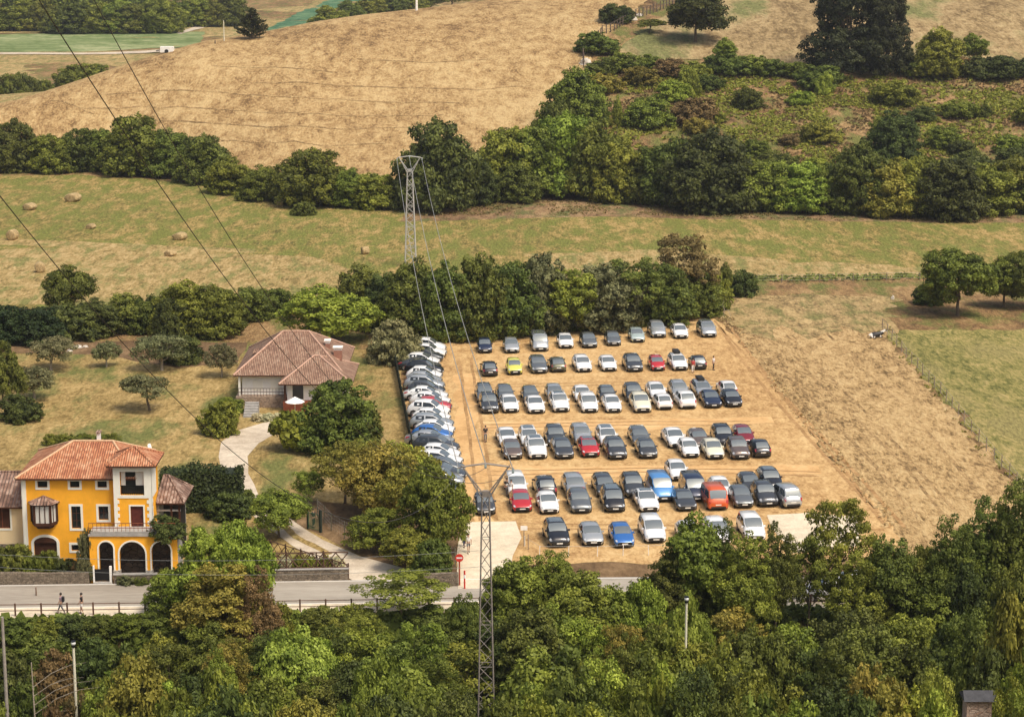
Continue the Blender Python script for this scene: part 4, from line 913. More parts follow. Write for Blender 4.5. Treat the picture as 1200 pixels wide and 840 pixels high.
# main roof
A_ = F(86, 518, 182.3); B_ = F(128, 518, 182.3)
hip(hs, 0, xr, 0, 8.6, ze+.06, A_[1]+.1, A_[0]-OX, B_[0]-OX+.3, 4.3, TILE, ridge=wall_mat('pale ridge tiles', (.62,.40,.24,1), .3, 5))
b = MB(); b.box(X(119, 184), X(122.5, 184), 5.2, 5.8, ze+1.0, A_[1]+.55); ch = b.build('chimney', WHW, hs); b = MB(); b.box(X(118.3,184), X(123.3,184), 5.1, 5.9, A_[1]+.55, A_[1]+.68); b.build('cap', TILED, ch)
# tower
yt = -.7; YT = YF+yt; tx0, tx1 = X(134.5, YT), X(178.5, YT); tz = Z(545, YT); zt0 = Z(626, YT)
th_ = [(X(142,YT), X(170,YT), Z(580,YT), Z(552.5,YT)), (X(153,YT), X(168,YT), Z(618,YT), Z(593,YT))]
b = wall_open(tx0, tx1, zt0, tz, th_, yt); rect_body(b, tx0, tx1, yt, 2.6, zt0, tz); b.box(tx0+.01, tx1-.01, yt+2.4, 2.55, 0, zt0); b.build('tower_wall', YEL, hs)
b = MB(); zc_ = Z(583.5, YT)    # white upper storey facing with the loggia opening
for q in ((tx0-.03, th_[0][0], zc_, tz-.18), (th_[0][1], tx1+.03, zc_, tz-.18), (th_[0][0], th_[0][1], zc_, th_[0][2]), (th_[0][0], th_[0][1], th_[0][3], tz-.18)): b.box(q[0], q[1], yt-.05, yt-.003, q[2], q[3])
b.box(tx1+.003, tx1+.04, yt-.05, yt+2.2, zc_, tz-.18)
rng = random.Random(4); zz = zt0; k = 0
while zz < zc_-.1:
    wq = .42 if k % 2 else .26; b.box(tx0-.03, tx0+wq, yt-.045, yt-.003, zz, min(zc_, zz+.3)); b.box(tx1-wq, tx1+.03, yt-.045, yt-.003, zz, min(zc_, zz+.3)); b.box(tx1+.003, tx1+.04, yt-.045, yt+wq, zz, min(zc_, zz+.3)); zz += .3; k += 1
b.build('quoins', WHT, hs)
q = th_[0]; b = MB(); b.box(q[0], q[1], yt+.50, yt+.55, q[2], q[3]); lg = b.build('loggia', mat('loggia shade', (.02,.025,.025,1), .3), hs)  # near-black panel closes the opening, the inner shade put into its colour
b = MB(); d = (q[1]-q[0])/2; b.box(q[0]+.05, q[0]+d*.42, yt+.22, yt+.25, q[2]+.75, q[3]-.02); b.box(q[1]-d*.72, q[1]-.05, yt+.22, yt+.25, q[2]+.75, q[3]-.02); b.build('blind', CURT, lg)
b = MB(); b.box(q[0], q[1], yt+.04, yt+.08, q[2]+.78, q[2]+.84)
for k in range(13): x_ = q[0]+(q[1]-q[0])*(k+.5)/13; b.box(x_-.015, x_+.015, yt+.045, yt+.075, q[2], q[2]+.79)
b.build('railing', DARKM, lg)
q = th_[1]; b = MB(); b.box(q[0]+.02, q[1]-.02, yt+.12, yt+.18, q[2], q[3]-.02); dd = b.build('door', wall_mat('dark red door', (.10,.025,.018,1), .3, 4), hs); b = MB(); b.box(q[1]-.2, q[1]-.14, yt+.06, yt+.12, q[2]+.95, q[2]+1.05); b.build('handle', DARKM, dd)
b = MB(); frame_rect(b, q[0], q[1], q[2]+.02, q[3], .13, yt-.03, yt+.02); b.build('door_frame', WHT, hs)
ap = F(157, 522.5, YT+1.7); hip(hs, tx0, tx1, yt, 2.6, tz+.05, ap[1]-.05, ap[0]-OX-.1, ap[0]-OX+.1, yt+1.6, TILE, name='tower_roof', over=.5)
# arcade with terrace
ya = -3.0; YA = YF+ya; a0, a1 = X(103, YA), X(206, YA); zt = Z(628, YA)
ar = [(X(114,YA), X(131,YA)), (X(138,YA), X(168.5,YA)), (X(176,YA), X(198.5,YA))]; ars = []
for p, q in ar: ars.append((p, q, Z(634.5,YA)-(q-p)/2))
arcade(a0, a1, 0, zt, ars, ya).build('arcade_wall', YEL, hs)
b = MB()
for p, q, s_ in ars:
    t = arch_trim(p, q, .3, s_, ya, .13, .05); b.add(t.v, t.f)
b.build('arch_trim', WHT, hs)
b = MB()
for p in (X(134.5,YA), X(172.5,YA), X(202,YA)): b.box(p-.30, p+.30, ya-.07, ya+.40, 0, 1.1)
b.build('pier_base', stone_mat('grey stone', (.34,.31,.27,1), (.46,.43,.38,1), (.2,.18,.16,1), 3), hs)
b = MB(); b.box(a0-.05, a1+.1, ya-.12, yt-.004, zt+.003, zt+.16); b.box(a1-.3, a1-.01, ya+.352, 0, 0, zt); b.build('terrace', GREYC, hs)
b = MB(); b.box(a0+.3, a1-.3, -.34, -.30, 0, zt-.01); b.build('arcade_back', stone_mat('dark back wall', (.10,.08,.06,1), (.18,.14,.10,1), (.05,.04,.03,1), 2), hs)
b = MB()
for z_ in (.55, .95): b.bar((a0, ya, zt+.16+z_), (a1-.1, ya, zt+.16+z_), .03)
for k in range(22): x_ = a0+(a1-a0-.1)*k/21; b.bar((x_, ya, zt+.16), (x_, ya, zt+1.11), .018)
b.build('terrace_railing', wall_mat('rusty red iron', (.22,.07,.035,1), .3, 4), hs)
b = MB(); b.box(a0+.2, a1, ya-.05, ya+.02, zt+.17, zt+.40); b.build('parapet', GREYC, hs)
# left annex
AO = thing('annex_house', 'low cream annex with weathered brown tiled roof, left of the yellow house', 'house', (OX, YF+1.2, 0))
ez = Z(593, YF+1.2); x0 = -9.0; x1 = -.06
hq = [(X(-12), X(7.5), Z(624), Z(599)), (X(-50), X(-34), Z(624), Z(599))]
b = wall_open(x0, x1, 1.2, ez, hq, 0); rect_body(b, x0, x1, 0, 7.5, 1.2, ez); b.build('wall', CRM, AO)
b = MB(); b.box(x0-.03, x1, -.05, 7.55, 0, 1.2-.003+.9); b.build('stone_base', STONE, AO)
for q in hq: window(AO, *q, 0, tw=.14, fm=WOODR, panes=(2,1), dark=WOOD)
hip(AO, x0, x1-.5, 0, 7.5, ez+.05, Z(553, YF+4.8), x0+3, x1-.5, 3.7, TILED, over=.45)
# right annex with porch
RO = thing('porch_annex', 'dark open porch under a brown hipped roof, right of the yellow house tower', 'porch', (X(178.5)+OX+.12, YF+1.4, 0))
pw = X(211, YF+1.4)-X(178.5, YF+1.4); ez2 = Z(589, YF+1.4)
b = MB(); b.box(0, pw-.3, 2.6, 2.8, 0, ez2); b.box(0, .2, .1, 2.6, 0, ez2); b.build('wall', GREYC, RO)
b = MB(); b.box(.2, pw-.3, 2.52, 2.58, .1, ez2-.5); b.build('shade_panel', SHADE, RO)  # near-black panel, the porch shade put into its colour
for xx in (pw-.5, pw*.5): b = MB(); b.box(xx, xx+.16, 0, .16, 0, ez2); b.build('post', WOOD, RO)
b = MB(); b.box(0, pw-.3, .02, .10, ez2-.75, ez2-.6); b.build('beam', GREYC, RO)
hip(RO, .3, pw-.2, 0, 4.6, ez2+.05, Z(557, YF+4.8), .2, pw*.25, 3.4, TILED, over=.28)
# stone wall in front, with gap for the gate under the first arch
def lowwall(name, a, c, th, hh, m, label, cap=True, z0=0, h2=None):
    a = Vector(a); c = Vector(c); d = (c-a); L = d.length; ang = math.atan2(d.y, d.x)
    root = thing(name, label, 'wall', (a.x, a.y, z0), ang); b = MB(); n = max(1, int(L/1.2)); h2 = hh if h2 is None else h2; rr = random.Random(int(L*10))
    prev = 0
    for i in range(n):
        u = L*(i+1)/n; q = hh+(h2-hh)*i/n+rr.uniform(-.04, .04)
        b.box(prev, u, -th/2+rr.uniform(-.02,.02), th/2, -.3, q); prev = u
    b.build('masonry', m, root)
    if cap:
        b = MB(); b.box(-.05, L+.05, -th/2-.05, th/2+.05, max(hh,h2)+.045, max(hh,h2)+.11); b.build('coping', GREYC, root)
    return root
y_r = lambda x: yu(x)+.35
def rx(px, Y): return atY(px, 680, Y)[0]
lowwall('garden_wall', (rx(-30,174.5), y_r(rx(-30,174.5))), (rx(104,174.5), y_r(rx(104,174.5))-.2), .4, 1.0, STONE, 'long low stone wall at the road below the bushes of the yellow house', cap=False)
lowwall('garden_wall', (rx(133,174.5), y_r(rx(133,174.5))-.3), (rx(207,174.5), y_r(rx(207,174.5))-.3), .4, .75, STONE, 'short stone wall at the road in front of the arcade')
# dark gate under the first arch
gx0, gx1 = rx(110,174.6), rx(131,174.6); gt = thing('entrance_gate', 'black iron gate between the two stone walls of the yellow house', 'gate', (gx0, y_r(gx0)-.15, 0))
b = MB(); w_ = gx1-gx0
b.box(.05, w_-.2, -.02, .02, .25, 1.25); b.build('gate_leaf', DARKM, gt)
b = MB(); b.box(-.08, .05, -.08, .08, 0, 1.55); b.build('gate_post', WHW, gt); b = MB(); b.box(w_-.2, w_-.02, -.1, .1, 0, 1.5); b.build('gate_post', WHW, gt)
b = MB(); b.box(.0, w_-.1, -.3, .1, 0, .16); b.build('step', GREYC, gt)
# ---- bungalow
YB = 238.5; bo = thing('bungalow', 'white bungalow with brown hipped tile roof and veranda in the dry garden', 'house', (0, YB, 0))
bx = lambda px, Y: atY(px, 440, Y)[0]; bz = lambda py, Y: atY(600, py, Y)[1]
ez = bz(440, YB-.4); x0, x1 = bx(283, YB), bx(404, YB+6)
zf = 1.25
b = MB(); b.box(x0, x1, .35, 13.5, zf, ez); b.build('wall', WHW, bo)
b = MB(); b.box(x0-.6, x1+.1, -.9, 13.6, 0, zf-.003); b.build('plinth', stone_mat('plinth stone', (.28,.20,.14,1), (.40,.30,.22,1), (.15,.11,.08,1), 2), bo)
pk = F(335, 388, YB+6.8); rr_ = F(392, 413, YB+7)
RT_ = wall_mat('sun bleached ridge tiles', (.52,.33,.24,1), .3, 5)
hip(bo, x0-.3, x1, .0, 13.9, ez+.05, pk[1], pk[0]-.3, pk[0]+2.6, 6.8, TILEB, over=.55, ridge=RT_)
# dormer slot on the left slope and secondary stepped roof to the right
wx0, wx1 = bx(329, YB-3), bx(410, YB-3); wz = bz(450, YB-3.2)
b = MB(); b.box(wx0+.6, wx1-.4, -2.4, .9, zf, wz); b.build('wing_wall', WHW, bo)
b = MB(); b.box(wx0+.2, wx1, -3.2, -.9, 0, zf); b.build('wing_plinth', WOODR, bo)
wa = F(370, 418, YB+1.5); hip(bo, wx0+.2, wx1-.1, -3.1, 6.5, wz+.05, wa[1]+.1, wa[0]-.2, wa[0]+.4, 1.6, TILEB, name='wing_roof', over=.4, ridge=RT_)
b = MB(); b.box(wx0+1.2, wx0+2.4, -2.46, -2.403, zf+.05, wz-.25); wd_ = b.build('door', mat('dark doorway', (.02,.02,.02,1), .4), bo)
b = MB(); frame_rect(b, wx0+1.2, wx0+2.4, zf+.1, wz-.25, .1, -2.48, -2.41); b.build('door_frame', WHT, wd_)
q = [(x0+1.2, x0+2.3), (x0+3.2, x0+4.2)]
for a_, c_ in q: 
    b = MB(); b.box(a_, c_, .29, .347, zf+.5, ez-.75); s_ = b.build('shutter', WHT, bo)
for i, xx in enumerate((x0-.35, wx0+.3, wx1-.5)):
    b = MB(); yy = -.25 if i == 0 else -2.95; b.box(xx, xx+.22, yy, yy+.22, 0 if i else 0, (ez if i == 0 else wz)); b.build('veranda_post', WHT if i == 0 else WOOD, bo)
b = MB()
for z_ in (zf+.5, zf+.9): b.bar((x0-.3, -.6, z_), (wx0+.2, -.6, z_), .035)
for k in range(16): xx = x0-.3+(wx0+.5-x0)*k/15; b.bar((xx, -.6, zf), (xx, -.6, zf+.9), .02)
b.build('railing', WOOD, bo)
for px_, py_, wdt in ((384,402,.55), (396,410,.9)):
    c_ = F(px_, py_, YB+6+(.0 if px_ < 390 else -1.5)); yy = 6 if px_ < 390 else 4.5
    b = MB(); b.box(c_[0]-wdt/2, c_[0]+wdt/2, yy-.35, yy+.35, 3.5, c_[1]); ch = b.build('chimney', wall_mat('brick chimney %d' % px_, (.32,.16,.11,1), .2, 4), bo)
    b = MB(); b.box(c_[0]-wdt/2-.1, c_[0]+wdt/2+.1, yy-.45, yy+.45, c_[1]+.28, c_[1]+.42); b.box(c_[0]-wdt/2, c_[0]+wdt/2, yy-.3, yy+.3, c_[1]+.003, c_[1]+.28); b.build('cap', WHW, ch)
# dormer
dx, dz = F(311, 415, YB+4.5); b = MB(); b.box(dx-1.1, dx+1.2, 4.3, 5.3, dz-.7, dz+.12); dm = b.build('dormer', WOOD, bo); b = MB(); b.box(dx-1.4, dx+1.5, 4.0, 6.1, dz+.124, dz+.26); b.build('dormer_roof', TILEB, dm)
# stone steps
st = thing('garden_steps', 'stone steps leading up to the bungalow veranda', 'steps', (bx(283, YB-6), YB-3.0, 0)); b = MB()
for k in range(6): b.box(0, 1.5, -.42*(6-k)-.0, -.42*(5-k)-.002, 0, .2*(k+1))
b.build('steps', GREYC, st)
# parasol beside the veranda
x, y, z = PT(346, 489); s_ = thing('parasol', 'white cloth parasol beside the bungalow steps', 'parasol', (x, y, z)); b = MB(); b.tube([(0,0,0),(0,0,2.3)], .03, 6); b.build('pole', WHW, s_)
b = MB(); n = 8; b.add([(1.1*math.cos(k*math.pi/4), 1.1*math.sin(k*math.pi/4), 1.75) for k in range(8)]+[(0,0,2.35)], [(k,(k+1)%8,8) for k in range(8)]+[tuple(range(8))[::-1]]); b.build('canopy', WHW, s_)
# stone house with chimney at the bottom right
cxx, czz = atY(1145, 806, 116); hx = cxx+1.5; hy = 116.0; gz = h(hx, hy)
so_ = thing('stone_house', 'small stone house whose slab-capped chimney shows at the bottom edge', 'house', (hx, hy, gz-.3))
b = MB(); b.box(-4, 4, -3.5, 2.5, 0, czz-gz-3.6); b.build('wall', STONE, so_)
hip(so_, -4, 4, -3.5, 2.5, czz-gz-3.55, czz-gz-2.0, -1.5, 2, -.5, TILED, name='roof')
tz_ = czz-gz; chs = stone_mat('pinkish chimney stone', (.42,.28,.20,1), (.58,.44,.34,1), (.30,.22,.17,1), 4)
b = MB(); b.box(-2.15, -.75, -.6, .55, tz_-3.3, tz_-.25); ch = b.build('chimney', chs, so_)
b = MB(); M_ = Matrix.Rotation(rad(8), 4, 'Y'); b.add([(-2.35,-.8,tz_-.2),(-.5,-.8,tz_-.2),(-.5,.75,tz_-.2),(-2.35,.75,tz_-.2),(-2.3,-.1,tz_+.22),(-.55,-.1,tz_+.22)], [(3,2,1,0),(0,1,5,4),(2,3,4,5),(0,4,3),(1,2,5)])
b.build('slab_cap', wall_mat('dark slate slab', (.07,.07,.075,1), .25, 3), ch)
# flat roofed shed corner at the bottom left
sx_, sz_ = atY(55, 838, 140)
sh = thing('metal_shed', 'low shed with a pale corrugated roof at the bottom left edge', 'shed', (sx_, 138.2, h(sx_, 138.2)-.2)); Hh = sz_-h(sx_, 138.2)
b = MB(); b.box(-1.4, 1.4, -1.8, 1.4, 0, Hh-.05); b.build('wall', GREYC, sh)
b = MB()
b.box(-1.6, 1.6, -2.0, 1.6, Hh-.05, Hh+.05)
for k in range(10): b.box(-1.5+k*.32, -1.38+k*.32, -1.98, 1.58, Hh+.053, Hh+.10)
b.build('roof', WHW, sh)
b = MB(); frame_rect(b, -1.6, 1.6, -2.0, 1.6, .0, 0, 0); 
# ------------------------------------------------------------ cars
CP = {n: mat('paint '+n, c, r, m_, .5, 1.0) for n, c, r, m_ in [
 ('white',(.80,.80,.78,1),.35,0), ('silver',(.50,.52,.52,1),.32,.55), ('grey',(.17,.185,.19,1),.32,.5), ('dark grey',(.065,.07,.075,1),.3,.4),
 ('black',(.012,.012,.014,1),.25,.1), ('navy',(.015,.025,.06,1),.28,.3), ('blue',(.035,.16,.48,1),.3,.3), ('light blue',(.09,.28,.60,1),.32,.2),
 ('red',(.48,.02,.025,1),.3,.1), ('orange',(.62,.10,.02,1),.32,.1), ('dark red',(.22,.012,.02,1),.3,.2), ('yellow',(.62,.60,.10,1),.35,0),
 ('cream',(.72,.68,.52,1),.35,0), ('brown',(.16,.12,.10,1),.3,.4), ('olive',(.10,.105,.06,1),.32,.4), ('pale green',(.50,.60,.56,1),.32,.4)]}
CGL = mat('car glass', (.22,.25,.25,1), .12, .55, .9, .8); CGD = mat('dark side glass', (.02,.026,.028,1), .1, .0, .8, .3); TYRE = mat('tyre rubber', (.015,.015,.015,1), .85); RIM = mat('alloy rim', (.35,.35,.36,1), .35, .7)  # pale metallic windscreen colour stands in for reflected sky; side glass left dark
LAMP = mat('headlamp lens', (.55,.57,.58,1), .12, .2, .8); TAIL = mat('tail lamp lens', (.35,.01,.01,1), .2, 0, .8); TRIM = mat('black plastic trim', (.018,.018,.018,1), .6); PLATE = mat('number plate', (.72,.72,.68,1), .5)
def car_type(name, L, W, H, hood, nose, cowl, rf, rr, tail, belt, rwb=.95, gh=.73, estate=False, van=False):
    """profile loft: stations from the nose (y=0) to the tail (y=L)"""
    w = W/2; wr = w*gh
    # y, half width, belt z, top z, half width of top
    st = [(0,w*.74,.50,.58,w*.55), (.07,w*.88,.60,nose-.04,w*.66), (.32,w*.97,.70,nose+.06,w*.74), (cowl*.6,w,.78,hood-.03,w*.78), (cowl,w,belt,hood+.03,w*.80),
          (cowl+(rf-cowl)*.5,w,belt+.01,hood+(H-hood)*.58,w*.5+wr*.5-.01), (rf,w,belt+.02,H-.05,wr+.02), ((rf+rr)/2,w,belt+.03,H,wr), (rr,w,belt+.05,H-.04,wr-.02),
          (rr+(tail-rr)*.55,w*.99,belt+.05,rwb+(H-rwb)*.52,wr+.01), (tail,w*.97,min(belt+.04,rwb-.03),rwb,w*.76), (L-.05,w*.90,.70,rwb-.12,w*.68), (L,w*.80,.55,.66,w*.6)]
    secs = []
    for y, hw, zb, zt, wt in st:
        z0 = .24; zm = .24+(zb-.24)*.42
        half = [(hw-.10, z0), (hw, z0+.14), (hw+.005, zm+.06), (hw-.015, zb), (wt, zt), (wt*.55, zt+.035*(W/1.8)), (0, zt+.05)]
        if y < .01 or y > L-.01: half = [(hw-.12, .32), (hw-.02, .38), (hw, .46), (hw-.01, zb), (wt, zt), (wt*.55, zt+.01), (0, zt+.015)]
        secs.append([Vector((-x, y, z)) for x, z in half]+[Vector((x, y, z)) for x, z in half[-2::-1]])
    ns = len(secs); nv = len(secs[0])
    vs = [p for s in secs for p in s]; b = MB()
    fs = [(i*nv+k, i*nv+k+1, (i+1)*nv+k+1, (i+1)*nv+k) for i in range(ns-1) for k in range(nv-1)]
    fs = [f[::-1] for f in fs]
    bot = [((i+1)*nv, (i+1)*nv+nv-1, i*nv+nv-1, i*nv) for i in range(ns-1)]
    b.add(vs, fs, 0, True); b.add(vs, bot, 1); b.add(secs[0], [tuple(range(nv))], 1); b.add(secs[-1], [tuple(range(nv))[::-1]], 0)
    def Sf(s, v):
        i = max(0, min(ns-2, int(s))); k = max(0, min(nv-2, int(v))); a = s-i; c = v-k
        p = secs[i][k]*(1-a)*(1-c)+secs[i+1][k]*a*(1-c)+secs[i][k+1]*(1-a)*c+secs[i+1][k+1]*a*c
        return p
    def Nf(s, v):
        e = .02; d1 = Sf(min(ns-1.001, s+e), v)-Sf(max(0, s-e), v); d2 = Sf(s, min(nv-1.001, v+e))-Sf(s, max(0, v-e)); n = d2.cross(d1)
        n = n.normalized() if n.length > 0 else Vector((0,0,1))
        return n if n.dot(Sf(s, v)-Vector((0, L/2, .6))) > 0 else -n
    def patch(ss, vv, off=.012):
        q = MB(); pts = [Sf(s, v)+Nf(s, v)*off for s in ss for v in vv]; m = len(vv)
        F_ = []
        for i in range(len(ss)-1):
            for k in range(m-1):
                f = (i*m+k, i*m+k+1, (i+1)*m+k+1, (i+1)*m+k); nn = (pts[f[1]]-pts[f[0]]).cross(pts[f[2]]-pts[f[0]])
                if nn.dot(Nf((ss[i]+ss[i+1])/2, (vv[k]+vv[k+1])/2)) < 0: f = f[::-1]
                F_.append(f)
        q.add(pts, F_, 0, True); return q
    P_ = {}
    P_['body'] = b.mesh('body', [CP['white'], TRIM])
    P_['windscreen'] = patch([4.12,5,5.9], [4.12,5,6,7,7.88]).mesh('windscreen', CGL)
    P_['rear_window'] = patch([8.12,9,9.9], [4.15,5,6,7,7.85]).mesh('rear_window', CGL)
    a, e = (4.45, 9.55) if not van else (4.5, 7.0)
    P_['side_window0'] = patch([a,5,6,6.9], [3.14,3.86]).mesh('side_window', CGD); P_['side_window1'] = patch([a,5,6,6.9], [8.14,8.86]).mesh('side_window', CGD)
    if not van:
        P_['side_window2'] = patch([7.05,8,e-.2], [3.14,3.86]).mesh('side_window', CGD); P_['side_window3'] = patch([7.05,8,e-.2], [8.14,8.86]).mesh('side_window', CGD)
    P_['headlight0'] = patch([.75,1.2,1.9], [3.05,3.8]).mesh('headlight', LAMP); P_['headlight1'] = patch([.75,1.2,1.9], [8.2,8.95]).mesh('headlight', LAMP)
    P_['tail_light0'] = patch([10.1,10.6,11.2], [3.0,3.85]).mesh('tail_light', TAIL); P_['tail_light1'] = patch([10.1,10.6,11.2], [8.15,9.0]).mesh('tail_light', TAIL)
    g = MB(); g.box(-w*.68, w*.68, -.035, .03, .30, .55); P_['grille'] = g.mesh('grille', TRIM)  # black grille box, enlarged to paint in shade under the nose
    g = MB(); g.box(-.26, .26, -.05, -.036, .38, .49); P_['number_plate'] = g.mesh('number_plate', PLATE)
    g = MB(); g.box(-.26, .26, L+.002, L+.015, .56, .67); P_['number_plate_rear'] = g.mesh('number_plate', PLATE)
    g = MB(); g.box(-w*.7, w*.7, L+.001, L+.03, .32, .46); P_['rear_bumper'] = g.mesh('rear_bumper', TRIM)
    for i, sx in enumerate((-1, 1)):
        g = MB(); g.box(*sorted((sx*(w-.05), sx*(w+.15))), cowl+.28, cowl+.40, belt+.02, belt+.17); P_['mirror%d' % i] = g.mesh('mirror', CP['white'])
    k = 0; R_ = .33 if H < 1.6 else .36
    for yy in (.82, L-.82):
        for sx in (-1, 1):
            g = MB(); g.cyl((sx*(w-.10), yy, R_), (1,0,0), R_, .22, 18, 0); g.cyl((sx*(w+.012), yy, R_), (1,0,0), R_*.62, .02, 12, 1); g.tube([(sx*(w-.02), yy-R_*1.12, R_-.05), (sx*(w-.012), yy-R_*.8, R_+.27), (sx*(w-.012), yy, R_+.39), (sx*(w-.012), yy+R_*.8, R_+.27), (sx*(w-.02), yy+R_*1.12, R_-.05)], .028, 4, 2, True, False)
            P_['wheel%d' % k] = g.mesh('wheel', [TYRE, RIM, TRIM]); k += 1
    g = MB(); r0 = patch([6.25,7,7.75], [4.5,5,6,7,7.5], .010); P_['roof_panel'] = r0.mesh('roof_panel', CGL)
    g = MB()
    for sx in (-1, 1): g.tube([(sx*(wr-.05), rf+.1, H-.02), (sx*(wr-.05), rf+.25, H+.05), (sx*(wr-.06), rr-.2, H+.05), (sx*(wr-.06), rr-.05, H-.02)], .018, 4)
    P_['roof_rails'] = g.mesh('roof_rails', TRIM)
    g = MB(); g.box(-.36, .36, rf+.35, rf+1.95, H+.06, H+.34); g.box(-.30, .30, rf+.5, rf+1.8, H+.343, H+.38); P_['roof_box'] = g.mesh('roof_box', TRIM)
    P_['L'] = L; return P_
CT = {
 'city':  car_type('city', 3.6, 1.70, 1.48, .93, .70, .85, 1.55, 2.95, 3.45, .90),
 'hatch': car_type('hatch', 4.1, 1.80, 1.47, .92, .68, 1.02, 1.85, 3.15, 3.85, .90),
 'saloon':car_type('saloon', 4.65, 1.84, 1.44, .90, .66, 1.25, 2.15, 3.2, 4.05, .89, rwb=1.0),
 'estate':car_type('estate', 4.65, 1.84, 1.48, .91, .67, 1.2, 2.05, 3.85, 4.45, .90),
 'suv':   car_type('suv', 4.45, 1.88, 1.66, 1.04, .80, 1.12, 1.9, 3.55, 4.2, 1.02, rwb=1.08, gh=.75),
 'mpv':   car_type('mpv', 4.45, 1.86, 1.72, 1.02, .74, .85, 1.75, 3.85, 4.25, .98, rwb=1.02, gh=.78),
 'van':   car_type('van', 4.8, 1.94, 1.95, 1.12, .82, .75, 1.5, 4.3, 4.62, 1.06, rwb=1.1, gh=.84),
}
TN = {'city':'small city car','hatch':'hatchback','saloon':'saloon car','estate':'estate car','suv':'SUV','mpv':'people carrier','van':'minivan'}
SMALLP = ['body','windscreen','rear_window','side_window0','side_window1','side_window2','side_window3','headlight0','headlight1','tail_light0','tail_light1','grille','number_plate','number_plate_rear','rear_bumper','mirror0','mirror1','wheel0','wheel1','wheel2','wheel3']
def add_car(x, y, rz, col, typ, label, group, back=False, extra=(), z=.035):
    T = CT[typ]; L = T['L']
    r = thing('parked_car', label, 'van' if typ == 'van' else 'car', (x, y, z), rz, group); r.scale = (1.01*random.uniform(.98,1.03), 1.05*(1 if back else random.uniform(.95,1.05)), 1.04*random.uniform(.95,1.05))
    if back:   # rear towards the camera: shift the root so that (x, y) stays the near end
        r.rotation_euler[2] = rz+math.pi; v = Vector((0, L*1.05)); c, s_ = math.cos(rz), math.sin(rz)
        r.location = (x-s_*L*1.05, y+c*L*1.05, z)
    for k in SMALLP+list(extra):
        if k not in T: continue
        o = bpy.data.objects.new(T[k].name.split('.')[0], T[k]); COL.objects.link(o); o.parent = r
        if k in ('body', 'mirror0', 'mirror1'): o.material_slots[0].link = 'OBJECT'; o.material_slots[0].material = CP[col]
    return r
HD = rad(6.5)      # the rows look a little to the right of the camera
def row(items, phrase, group, hd=HD):
    items = sorted(items, key=lambda t: t[0]); n = len(items); out = []
    for i, it in enumerate(items):
        px, py, col, typ = it[:4]; opt = it[4] if len(it) > 4 else {}
        x, y = P(px, py)
        lab = '%s %s%s, %s, %s' % (col, TN[typ], opt.get('note', ''), phrase, ordn(i, n))
        out.append(add_car(x, y, hd+rad(opt.get('rot', random.uniform(-1.2, 1.2))), col, typ, lab, group, opt.get('back', False), opt.get('extra', ())))
    return out
RP = {'extra': ('roof_panel',)}; BK = {'back': True}; RR = {'extra': ('roof_rails',)}
random.seed(11)
g = 'cars parked in rows on the bare field'
row([(569,415,'navy','city'),(600.5,415,'silver','hatch'),(634,413,'silver','van',{'extra':('roof_panel','roof_rails')}),(664,409.5,'white','hatch'),(692,409,'grey','hatch'),(720,406.5,'grey','hatch'),
     (748,402.5,'pale green','hatch'),(772.5,397,'silver','suv'),(799,398,'white','hatch',RR),(832,396.5,'silver','suv',RP)], 'the top row under the trees', g, rad(5))
row([(575,442.5,'black','hatch',BK),(604,440.5,'yellow','city'),(633,439,'grey','suv',RP),(655,437.5,'olive','hatch',BK),(685.5,437.5,'white','estate'),(715,436.5,'white','hatch'),(745,437,'dark grey','suv',RR),
     (772,436,'red','city'),(798,435.5,'white','estate',{'extra':('roof_rails','roof_box'),'note':' with roof box'}),(820.5,434.5,'black','city',BK)], 'the second row', g)
row([(575,486,'dark grey','suv',RR),(599.5,485,'white','hatch'),(629.5,486,'white','saloon'),(658.5,484.5,'white','suv',RP),(692,485,'white','mpv'),(720,485,'white','hatch'),(754,485,'cream','suv'),
     (780,481.5,'white','hatch',BK),(807,480.5,'white','suv',BK),(837,479.5,'navy','saloon'),(861.5,478.5,'black','hatch')], 'the third row front line', g)
def back_of(px, py, dx=-8.0, gap=4.95, hdg=HD):
    x, y = P(px, py); return (x+math.sin(-hdg)*gap, y+math.cos(hdg)*gap)
def row_xy(items, phrase, group, hd=HD):
    n = len(items)
    for i, (x, y, col, typ, opt) in enumerate(items):
        lab = '%s %s%s, %s, %s' % (col, TN[typ], opt.get('note', ''), phrase, ordn(i, n))
        add_car(x, y, hd+rad(opt.get('rot', random.uniform(-1.2, 1.2))), col, typ, lab, group, opt.get('back', False), opt.get('extra', ()))
row_xy([back_of(px, py)+(c, t, o) for px, py, c, t, o in [(575,486,'grey','suv',RR),(600,485,'grey','hatch',{}),(630,486,'grey','hatch',{}),(659,484.5,'silver','hatch',{}),(692,485,'white','hatch',{}),
     (722,485,'dark grey','hatch',RP),(754,485,'dark grey','suv',{}),(782,482,'white','hatch',{}),(809,481,'silver','suv',RR),(838,479.5,'silver','estate',{'extra':('roof_box',),'note':' with roof box'}),(867,478.5,'white','hatch',BK)]],
     'the third row back line', g)
row([(602,540,'brown','hatch'),(631,539.5,'white','suv',RP),(662.5,539.5,'dark grey','estate'),(693,537.5,'red','hatch',{'extra':('roof_panel',),'note':' with dark roof'}),(725,540,'dark grey','suv'),(761,539,'dark grey','hatch'),
     (811,538,'white','city'),(839.5,539.8,'cream','hatch'),(869,540,'brown','suv'),(894.5,538,'black','hatch',BK)], 'the front line of the fourth row', g)
